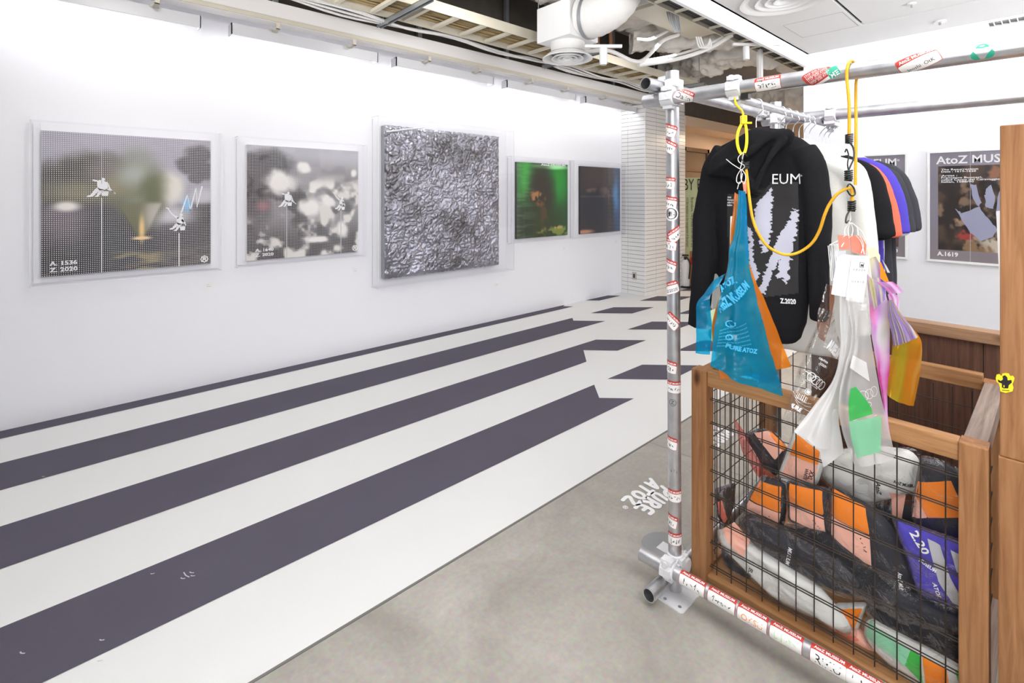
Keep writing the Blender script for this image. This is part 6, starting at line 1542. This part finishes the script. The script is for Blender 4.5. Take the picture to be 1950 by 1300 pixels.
cbag = bag('vinyl_bag', 'clear printed vinyl bag hanging left of the frosted bags', 'bag', [(1571, 590), (1554, 620), (1534, 662), (1518, 705), (1505, 752), (1490, 800)], [(1590, 590), (1590, 620), (1600, 660), (1592, 700), (1562, 750), (1530, 800)], M['vinyl_clear'], 1.50, bulge=.04, crumple=.007, fold=.006, folds=2, seed=4, nu=22)
bvc = bvh_of(cbag)
film_text('MUSEUM', (1577, 662), (1604, 688), cbag, bvc, M['whiteprint'], 1.47, .03, .06)
film_text('CAUTION', (1562, 684), (1578, 694), cbag, bvc, M['whiteprint'], 1.47, .006, .02, 'fine_print')
film_text('COLOR 1', (1563, 695), (1576, 703), cbag, bvc, M['whiteprint'], 1.47, .007, .02, 'fine_print')
film_text('PURE', (1508, 776), (1528, 788), cbag, bvc, M['whiteprint'], 1.47, .013, .06)
def film_poly(name, v2, f, A, B, parent, bvh, mat, Y, sc):
    A = dp(*A, Y); B = dp(*B, Y); x = (B - A).normalized(); y = (-FW).cross(x).normalized(); V = []
    for p in v2:
        q = A + x * p[0] * sc + y * p[1] * sc; h = bvh.ray_cast(q - FW * .3, FW, .7); V.append(h[0] - FW * .002 if h[0] is not None else q)
    return mesh(name, V, f, mat, parent)
for (cx_, cy_, R_) in ((1542, 748, .009), (1562, 762, .008)):
    film_poly('print_ring', *disc2d(R_, R_ * .8), (cx_, cy_), (cx_ + 10, cy_ + 5), cbag, bvc, M['whiteprint'], 1.47, 1); film_poly('print_dot', *disc2d(R_ * .55), (cx_, cy_), (cx_ + 10, cy_ + 5), cbag, bvc, M['whiteprint'], 1.47, 1)
for k in range(4): film_poly('print_ring', *disc2d(.014, .0118), (1546 + 9 * k, 718 + 7 * k), (1556 + 9 * k, 724 + 7 * k), cbag, bvc, M['whiteprint'], 1.47, 1)
film_poly('print_band', *ribbon2d([(0, 0), (.06, .0)], .0025), (1534, 706), (1580, 736), cbag, bvc, M['whiteprint'], 1.47, 1); film_poly('print_band', *ribbon2d([(0, 0), (.06, .0)], .0025), (1530, 722), (1574, 752), cbag, bvc, M['whiteprint'], 1.47, 1)
for k in range(7): film_poly('barcode_bar', *ribbon2d([(0, 0), (0, .018)], .0014 + .0008 * (k % 2)), (1518 + 3 * k, 760 + 1.5 * k), (1528 + 3 * k, 765 + 1.5 * k), cbag, bvc, M['whiteprint'], 1.47, 1)
for k in range(3): film_poly('print_arc', *ribbon2d([(.0, .0), (.02, -.018), (.05, -.03), (.075, -.034)], .0014), (1510 + 2 * k, 744 + 8 * k), (1520 + 2 * k, 746 + 8 * k), cbag, bvc, M['whiteprint'], 1.47, 1)
br = bag('tinted_film', 'brown and blue crumpled film ends at the top of the clear bag', 'film', [(1574, 540), (1564, 575), (1556, 600), (1558, 640)], [(1590, 545), (1588, 580), (1582, 610), (1570, 650)], film('amber brown film', (.6, .28, .16, 1), opac=.15, base=rgb(120, 60, 40), gloss=.1, bscale=20, bstr=.8), 1.50, bulge=.02, crumple=.008, seed=8, nv=18)
f1 = bag('frosted_bag', 'white frosted vinyl bag flaring down to a point, left of the green printed one', 'bag', [(1596, 555), (1598, 610), (1600, 660), (1588, 720), (1552, 770), (1514, 819)], [(1640, 560), (1632, 620), (1620, 680), (1604, 740), (1598, 800), (1606, 862)], M['vinyl_frost'], 1.46, bulge=.035, crumple=.004, fold=.008, folds=2, seed=6, nu=24)
sheet('lower_fold', [dp(x, y, 1.455) for x, y in [(1566, 780), (1562, 820), (1562, 862), (1568, 890)]], [dp(x, y, 1.455) for x, y in [(1594, 778), (1598, 810), (1604, 840), (1606, 862)]], M['vinyl_frost'], f1, bulge=.015, crumple=.004, seed=2, nv=20)
f2 = bag('frosted_bag', 'thin frosted vinyl bag with a green printed label at the front of the bundle', 'bag', [(1612, 565), (1622, 640), (1608, 700), (1598, 750), (1600, 810), (1626, 886)], [(1650, 565), (1655, 620), (1664, 680), (1674, 740), (1688, 800), (1704, 870)], M['vinyl_frost2'], 1.42, bulge=.035, crumple=.004, fold=.005, folds=2, seed=3, nu=26)
bvf = bvh_of(f2)
def film_patch(name, px, d, parent, bvh, mat, off=.004, n=10):
    """patch laid on a film; px = left edge and right edge point lists"""
    L, R = [smooth_path([Vector((x, y, 0)) for x, y in e], n) for e in px]; v = []; f = []; m_ = min(len(L), len(R))
    for j in range(m_):
        for i in range(9):
            p = L[j].lerp(R[j], i / 8); r = ray(p.x, p.y); h = bvh.ray_cast(CAMP, r.normalized(), 4); v.append(h[0] - r.normalized() * off if h[0] is not None else CAMP + r * d)
    for j in range(m_ - 1):
        for i in range(8): a = j * 9 + i; f.append((a, a + 9, a + 10, a + 1))
    return mesh(name, v, f, mat, parent, smooth=True)
film_patch('green_label', ([(1620, 740), (1616, 770), (1618, 802)], [(1630, 736), (1656, 770), (1662, 788)]), 1.4, f2, bvf, M['vinyl_green'])
film_patch('mint_label', ([(1617, 803), (1622, 840), (1632, 872)], [(1678, 792), (1678, 826), (1677, 860)]), 1.4, f2, bvf, M['vinyl_mint'])
film_text('B', (1637, 790), (1650, 786), f2, bvf, M['whiteprint'], 1.40, .017, .02)
film_text('MUSEUM ATOZ', (1634, 812), (1664, 806), f2, bvf, M['whiteprint'], 1.40, .004, .02, 'fine_print')
film_text('PURE ATOZ', (1622, 800), (1640, 794), f2, bvf, M['whiteprint'], 1.40, .006, .02)
for k in range(4): film_poly('print_ring', *disc2d(.014, .0128), (1632 + 12 * k, 756 - 3 * k), (1644 + 12 * k, 753 - 3 * k), f2, bvf, M['whiteprint'], 1.40, 1)
film_poly('print_ring', *disc2d(.008, .0065), (1655, 770), (1665, 768), f2, bvf, M['whiteprint'], 1.40, 1)
for k in range(4): film_poly('print_line', *ribbon2d([(0, 0), (.05, .004)], .001), (1640, 800 + 5 * k), (1668, 795 + 5 * k), f2, bvf, M['whiteprint'], 1.40, 1)
film_poly('white_flap', *disc2d(.001), (1630, 700), (1640, 700), f2, bvf, M['whiteprint'], 1.40, 1) if False else film_patch('white_label', ([(1624, 676), (1618, 700)], [(1650, 690), (1656, 726)]), 1.4, f2, bvf, M['vinyl_frost'], n=6)

# ------------------------------------------------------------------ bagged clothes in the crate
def packet(label, cat, poly, Y, th, mat, cards=(), texts=(), filmmat='film_clear', grow=1.06, seed=0, crumple=.005, group='bagged clothes in the wire crate'):
    P = [onY(x, y, Y) for x, y in poly]; v, f = pillow_mesh(P, (0, -1, 0), th, front=.35, rings=7, n=52, power=4.0, crumple=crumple, cs=14, seed=seed)
    o = mesh('bagged_garment', v, f, mat, None, smooth=True); tag(o, label, cat, group)
    c = sum(P, Vector()) / len(P); Q = [c + (p - c) * grow for p in P]
    v, f = pillow_mesh(Q, (0, -1, 0), th * 1.15 + .014, front=.42, rings=8, n=60, power=4.0, crumple=crumple * 1.3, cs=24, seed=seed + 9, half=True)
    mesh('plastic_bag', v, f, M[filmmat], o, smooth=True)
    bv_ = bvh_of(o)
    for pl, mt in cards:
        R_ = resample([onY(x, y, Y) for x, y in pl], 40); cc = sum(R_, Vector()) / 40; vs = []; fs = []
        for k in range(6):
            t = 1 - k / 5
            for p in R_:
                q = cc + (p - cc) * max(t, .001); h = bv_.ray_cast(q - Vector((0, .3, 0)), Vector((0, 1, 0)), .6); vs.append(h[0] - Vector((0, .003, 0)) if h[0] is not None else Vector((q.x, Y - th * .1, q.z)))
        for k in range(5):
            for i in range(40): fs.append((k * 40 + i, k * 40 + (i + 1) % 40, (k + 1) * 40 + (i + 1) % 40, (k + 1) * 40 + i))
        mesh('size_card', vs, fs, M[mt], o, smooth=True)
    for s, A, B, h_, mt in texts:
        A = onY(*A, Y); B = onY(*B, Y); n_ = Vector((0, -1, 0)); x = B - A; sx_ = x.length; x.normalize(); y = n_.cross(x).normalized()
        if s is None: vv, ff = scribble2d(seed + 40, 1.0, h_ / sx_, 4, .035); w_ = 1; sy_ = sx_
        else: vv, ff, w_, hh_ = text2d(s, .03); sy_ = h_ / hh_
        V = []
        for p in vv:
            q = A + x * p[0] * sx_ / w_ + y * p[1] * sy_; hh = bv_.ray_cast(q - Vector((0, .3, 0)), Vector((0, 1, 0)), .6); V.append(hh[0] - Vector((0, .0045, 0)) if hh[0] is not None else q - Vector((0, th * .36, 0)))
        mesh('handwriting' if s is None else 'lettering', V, ff, M[mt], o)
    return o
Wp, Bp = 'whiteprint', 'blackprint'
K = 0
def pk(*a, **k):
    global K; K += 1; k.setdefault('seed', K * 3); return packet(*a, **k)
DK, WH = M['darkcloth'], M['cloth_white']
pk('black garment in a red tinted bag poking up at the upper left of the crate', 'garment', [(1416, 828), (1446, 814), (1476, 824), (1500, 852), (1497, 880), (1478, 908), (1450, 884), (1430, 850)], 2.02, .05, DK, [([(1438, 822), (1464, 819), (1496, 851), (1480, 872)], 'pink'), ([(1463, 818), (1471, 822), (1500, 850), (1494, 857)], 'orange')])
o = sheet('tinted_film', [onY(x, y, 2.0) for x, y in [(1396, 794), (1404, 826), (1414, 860), (1440, 905)]], [onY(x, y, 1.98) for x, y in [(1404, 800), (1424, 836), (1440, 870), (1478, 914)]], M['film_red'], None, bulge=.02, crumple=.012, cs=22, seed=3, nv=24); tag(o, 'red tinted crumpled bag end sticking up in the crate', 'film')
o = sheet('tinted_film', [onY(x, y, 2.03) for x, y in [(1448, 772), (1460, 806), (1484, 832), (1506, 850)]], [onY(x, y, 2.03) for x, y in [(1458, 774), (1482, 790), (1508, 818), (1516, 846)]], M['film_clear'], None, bulge=.02, crumple=.012, cs=22, seed=5, nv=24); tag(o, 'clear crumpled bag end sticking up behind the white packet', 'film')
pk('white garment with an orange and pink size card near the crate top, lettered XXL WHITE', 'garment', [(1512, 818), (1542, 838), (1566, 856), (1568, 890), (1556, 926), (1520, 918), (1480, 908), (1498, 860)], 1.96, .05, WH, [([(1520, 826), (1563, 858), (1561, 882), (1507, 862)], 'orange'), ([(1507, 863), (1561, 883), (1552, 916), (1491, 902)], 'pink')], [('XXL', (1547, 890), (1541, 908), .013, Bp), ('WHITE', (1538, 886), (1533, 908), .010, Bp)])
pk('large white garment in the upper middle of the crate', 'garment', [(1592, 856), (1665, 848), (1738, 856), (1756, 880), (1744, 934), (1700, 950), (1640, 960), (1588, 930), (1562, 906), (1570, 870)], 2.02, .09, WH, [([(1698, 930), (1726, 940), (1718, 986), (1700, 980)], 'pink')], [('AtoZ MUSEUM', (1706, 910), (1748, 928), .010, Bp), ('AtoZ', (1674, 908), (1674, 934), .012, Bp)], crumple=.016)
pk('black garment with a plain orange card at the upper right of the crate', 'garment', [(1752, 868), (1800, 880), (1857, 915), (1868, 960), (1857, 1034), (1800, 1030), (1738, 992), (1742, 920)], 1.95, .08, DK, [([(1750, 912), (1813, 908), (1846, 976), (1768, 978), (1744, 932)], 'orange'), ([(1744, 934), (1769, 978), (1738, 982)], 'pink')], [(None, (1742, 970), (1752, 950), .014, Bp)])
ys2 = flat_poly('cow_sticker', [(1832 + (x - 1896) * .75, 988 + (y - 710) * .85) for x, y in ck], 1.905, M['yellow'], None, .001); tag(ys2, 'yellow cow shaped sticker on the black bag inside the crate', 'sticker')
flat_poly('cow_print', [(1832 + (x - 1896) * .75, 988 + (y - 710) * .85) for x, y in cow], 1.905, M['blackprint'], ys2, .0004, .0008)
card = lambda t, b: [(t, 'orange'), (b, 'pink')]
pk('black garment standing with an orange and pink card, leftmost of three', 'garment', [(1452, 905), (1492, 916), (1500, 930), (1495, 1000), (1476, 1012), (1420, 985), (1412, 962), (1432, 930)], 1.935, .06, DK, card([(1450, 912), (1491, 924), (1490, 972), (1432, 946)], [(1430, 948), (1490, 973), (1486, 1002), (1422, 968)]), [(None, (1464, 978), (1478, 996), .014, Bp)])
pk('black garment standing with an orange and pink card, middle one of three', 'garment', [(1498, 912), (1575, 930), (1586, 945), (1586, 1020), (1560, 1022), (1500, 990)], 1.925, .06, DK, card([(1506, 918), (1568, 932), (1572, 976), (1507, 952)], [(1507, 954), (1572, 977), (1575, 1012), (1508, 984)]), [(None, (1550, 984), (1564, 1004), .013, Bp)])
pk('black garment standing with an orange and pink card, rightmost of three', 'garment', [(1582, 925), (1655, 958), (1700, 1000), (1736, 1075), (1744, 1130), (1700, 1132), (1640, 1090), (1578, 1050)], 1.915, .06, DK, card([(1586, 928), (1650, 962), (1660, 1012), (1586, 978)], [(1586, 979), (1660, 1013), (1664, 1078), (1584, 1040)]), [(None, (1636, 1014), (1648, 1044), .016, Bp), ('AtoZ MUSEUM', (1712, 1082), (1716, 1132), .011, Wp)])
pk('small dark brown garment with an orange card at the left side of the crate', 'garment', [(1360, 930), (1400, 918), (1398, 962), (1392, 980), (1384, 1002), (1366, 985)], 1.99, .04, plain('dark brown cloth', rgb(62, 48, 44), .8), [([(1371, 952), (1379, 948), (1388, 985), (1382, 994), (1373, 976)], 'coralcard')])
pk('rolled black garment lying across the left, lettered MUSEUM', 'garment', [(1404, 992), (1426, 974), (1500, 1010), (1600, 1058), (1652, 1108), (1640, 1142), (1560, 1112), (1470, 1056), (1420, 1022)], 1.885, .08, DK, (), [('MUSEUM', (1508, 1033), (1502, 1064), .012, Wp)])
pk('rolled black garment below the middle carded ones', 'garment', [(1490, 994), (1580, 1014), (1660, 1074), (1724, 1130), (1706, 1172), (1620, 1120), (1530, 1060)], 1.90, .08, M['cloth_black2'])
pk('long white garment lying from the left post down to the middle', 'garment', [(1358, 1008), (1384, 1006), (1420, 1030), (1500, 1075), (1570, 1125), (1626, 1196), (1620, 1216), (1570, 1182), (1480, 1142), (1420, 1085), (1370, 1036)], 1.87, .07, WH, [([(1376, 1006), (1400, 992), (1430, 1026), (1420, 1056), (1402, 1040)], 'pink')], [('EUM', (1433, 1073), (1427, 1090), .013, Bp)], crumple=.014)
pk('white garment with an orange corner card in the lower left', 'garment', [(1440, 1080), (1510, 1112), (1562, 1146), (1572, 1170), (1540, 1182), (1482, 1178), (1468, 1150)], 1.91, .06, WH, [([(1453, 1122), (1512, 1164), (1478, 1176)], 'orange')])
pk('blue garment bundled at the lower left corner of the crate', 'garment', [(1378, 1090), (1420, 1100), (1456, 1146), (1482, 1184), (1552, 1178), (1548, 1198), (1520, 1208), (1478, 1196), (1436, 1160)], 1.905, .05, M['cloth_blue'], (), [('\u00ae', (1514, 1184), (1530, 1188), .016, Wp)])
pk('black garment end beneath the long white one at the left', 'garment', [(1372, 1040), (1400, 1056), (1440, 1100), (1428, 1118), (1400, 1104), (1382, 1076)], 1.93, .06, DK)
o = sheet('tinted_film', [onY(x, y, 1.9) for x, y in [(1356, 1020), (1354, 1070), (1360, 1120), (1400, 1165), (1460, 1200)]], [onY(x, y, 1.885) for x, y in [(1370, 1030), (1400, 1080), (1440, 1130), (1480, 1180), (1520, 1212)]], M['film_clear'], None, bulge=.02, crumple=.012, cs=30, seed=12); tag(o, 'crumpled clear plastic filling the lower left corner of the crate', 'film')
pk('blue garment with silver and white print on the right side of the crate', 'garment', [(1700, 985), (1762, 1008), (1857, 1040), (1868, 1100), (1857, 1172), (1800, 1152), (1748, 1130), (1726, 1060)], 1.885, .06, M['cloth_blue'], [([(1768, 1020), (1792, 1030), (1812, 1090), (1844, 1150), (1826, 1156), (1790, 1100)], 'greycard'), ([(1812, 1040), (1828, 1048), (1852, 1110), (1846, 1120), (1824, 1080)], 'greycard')], [('2.20', (1734, 1008), (1760, 1048), .022, Wp), ('MUSEUM', (1752, 1060), (1784, 1082), .012, Wp), ('ATOR', (1778, 1100), (1788, 1132), .010, Wp)])
pk('flat black garment under the blue one on the right', 'garment', [(1652, 1098), (1740, 1130), (1857, 1176), (1868, 1190), (1857, 1206), (1800, 1204), (1700, 1172), (1640, 1130)], 1.90, .07, DK)
pk('navy black garment above the green carded one', 'garment', [(1655, 1138), (1700, 1136), (1780, 1180), (1857, 1214), (1868, 1250), (1857, 1278), (1780, 1234), (1700, 1194), (1648, 1166)], 1.89, .07, M['cloth_black2'])
pk('white garment with mint, green and orange cards at the lower right', 'garment', [(1648, 1182), (1662, 1174), (1740, 1218), (1842, 1268), (1868, 1300), (1857, 1330), (1740, 1306), (1690, 1264), (1643, 1216)], 1.88, .06, WH, [([(1658, 1178), (1736, 1228), (1728, 1260), (1649, 1204)], 'mint'), ([(1737, 1228), (1755, 1240), (1760, 1292), (1726, 1257)], 'greencard'), ([(1759, 1241), (1805, 1262), (1812, 1312), (1766, 1300)], 'orange'), ([(1820, 1268), (1836, 1272), (1830, 1296)], 'greencard')])
pk('white garment with an orange card in the bottom middle', 'garment', [(1586, 1150), (1652, 1148), (1634, 1200), (1612, 1192)], 1.905, .04, WH, [([(1592, 1156), (1645, 1153), (1628, 1194)], 'orange')])
pk('garment with salmon pink cards at the bottom middle', 'garment', [(1545, 1182), (1602, 1172), (1664, 1224), (1690, 1262), (1640, 1252), (1580, 1212)], 1.915, .05, M['pink'], [([(1548, 1184), (1600, 1175), (1640, 1212), (1600, 1214)], 'coralcard')])
pk('black garment lowest in the bottom middle of the crate', 'garment', [(1530, 1198), (1580, 1218), (1660, 1258), (1720, 1300), (1700, 1320), (1600, 1290), (1540, 1232)], 1.90, .05, DK, [([(1628, 1262), (1668, 1284), (1664, 1296), (1630, 1276)], 'orange')])
pk('grey white garment lying at the back of the crate', 'garment', [(1440, 1010), (1700, 1010), (1750, 1150), (1700, 1230), (1500, 1180)], 2.22, .16, WH)
pk('dark garment lying at the back right of the crate', 'garment', [(1640, 960), (1800, 960), (1840, 1130), (1760, 1250), (1660, 1180)], 2.12, .12, DK)
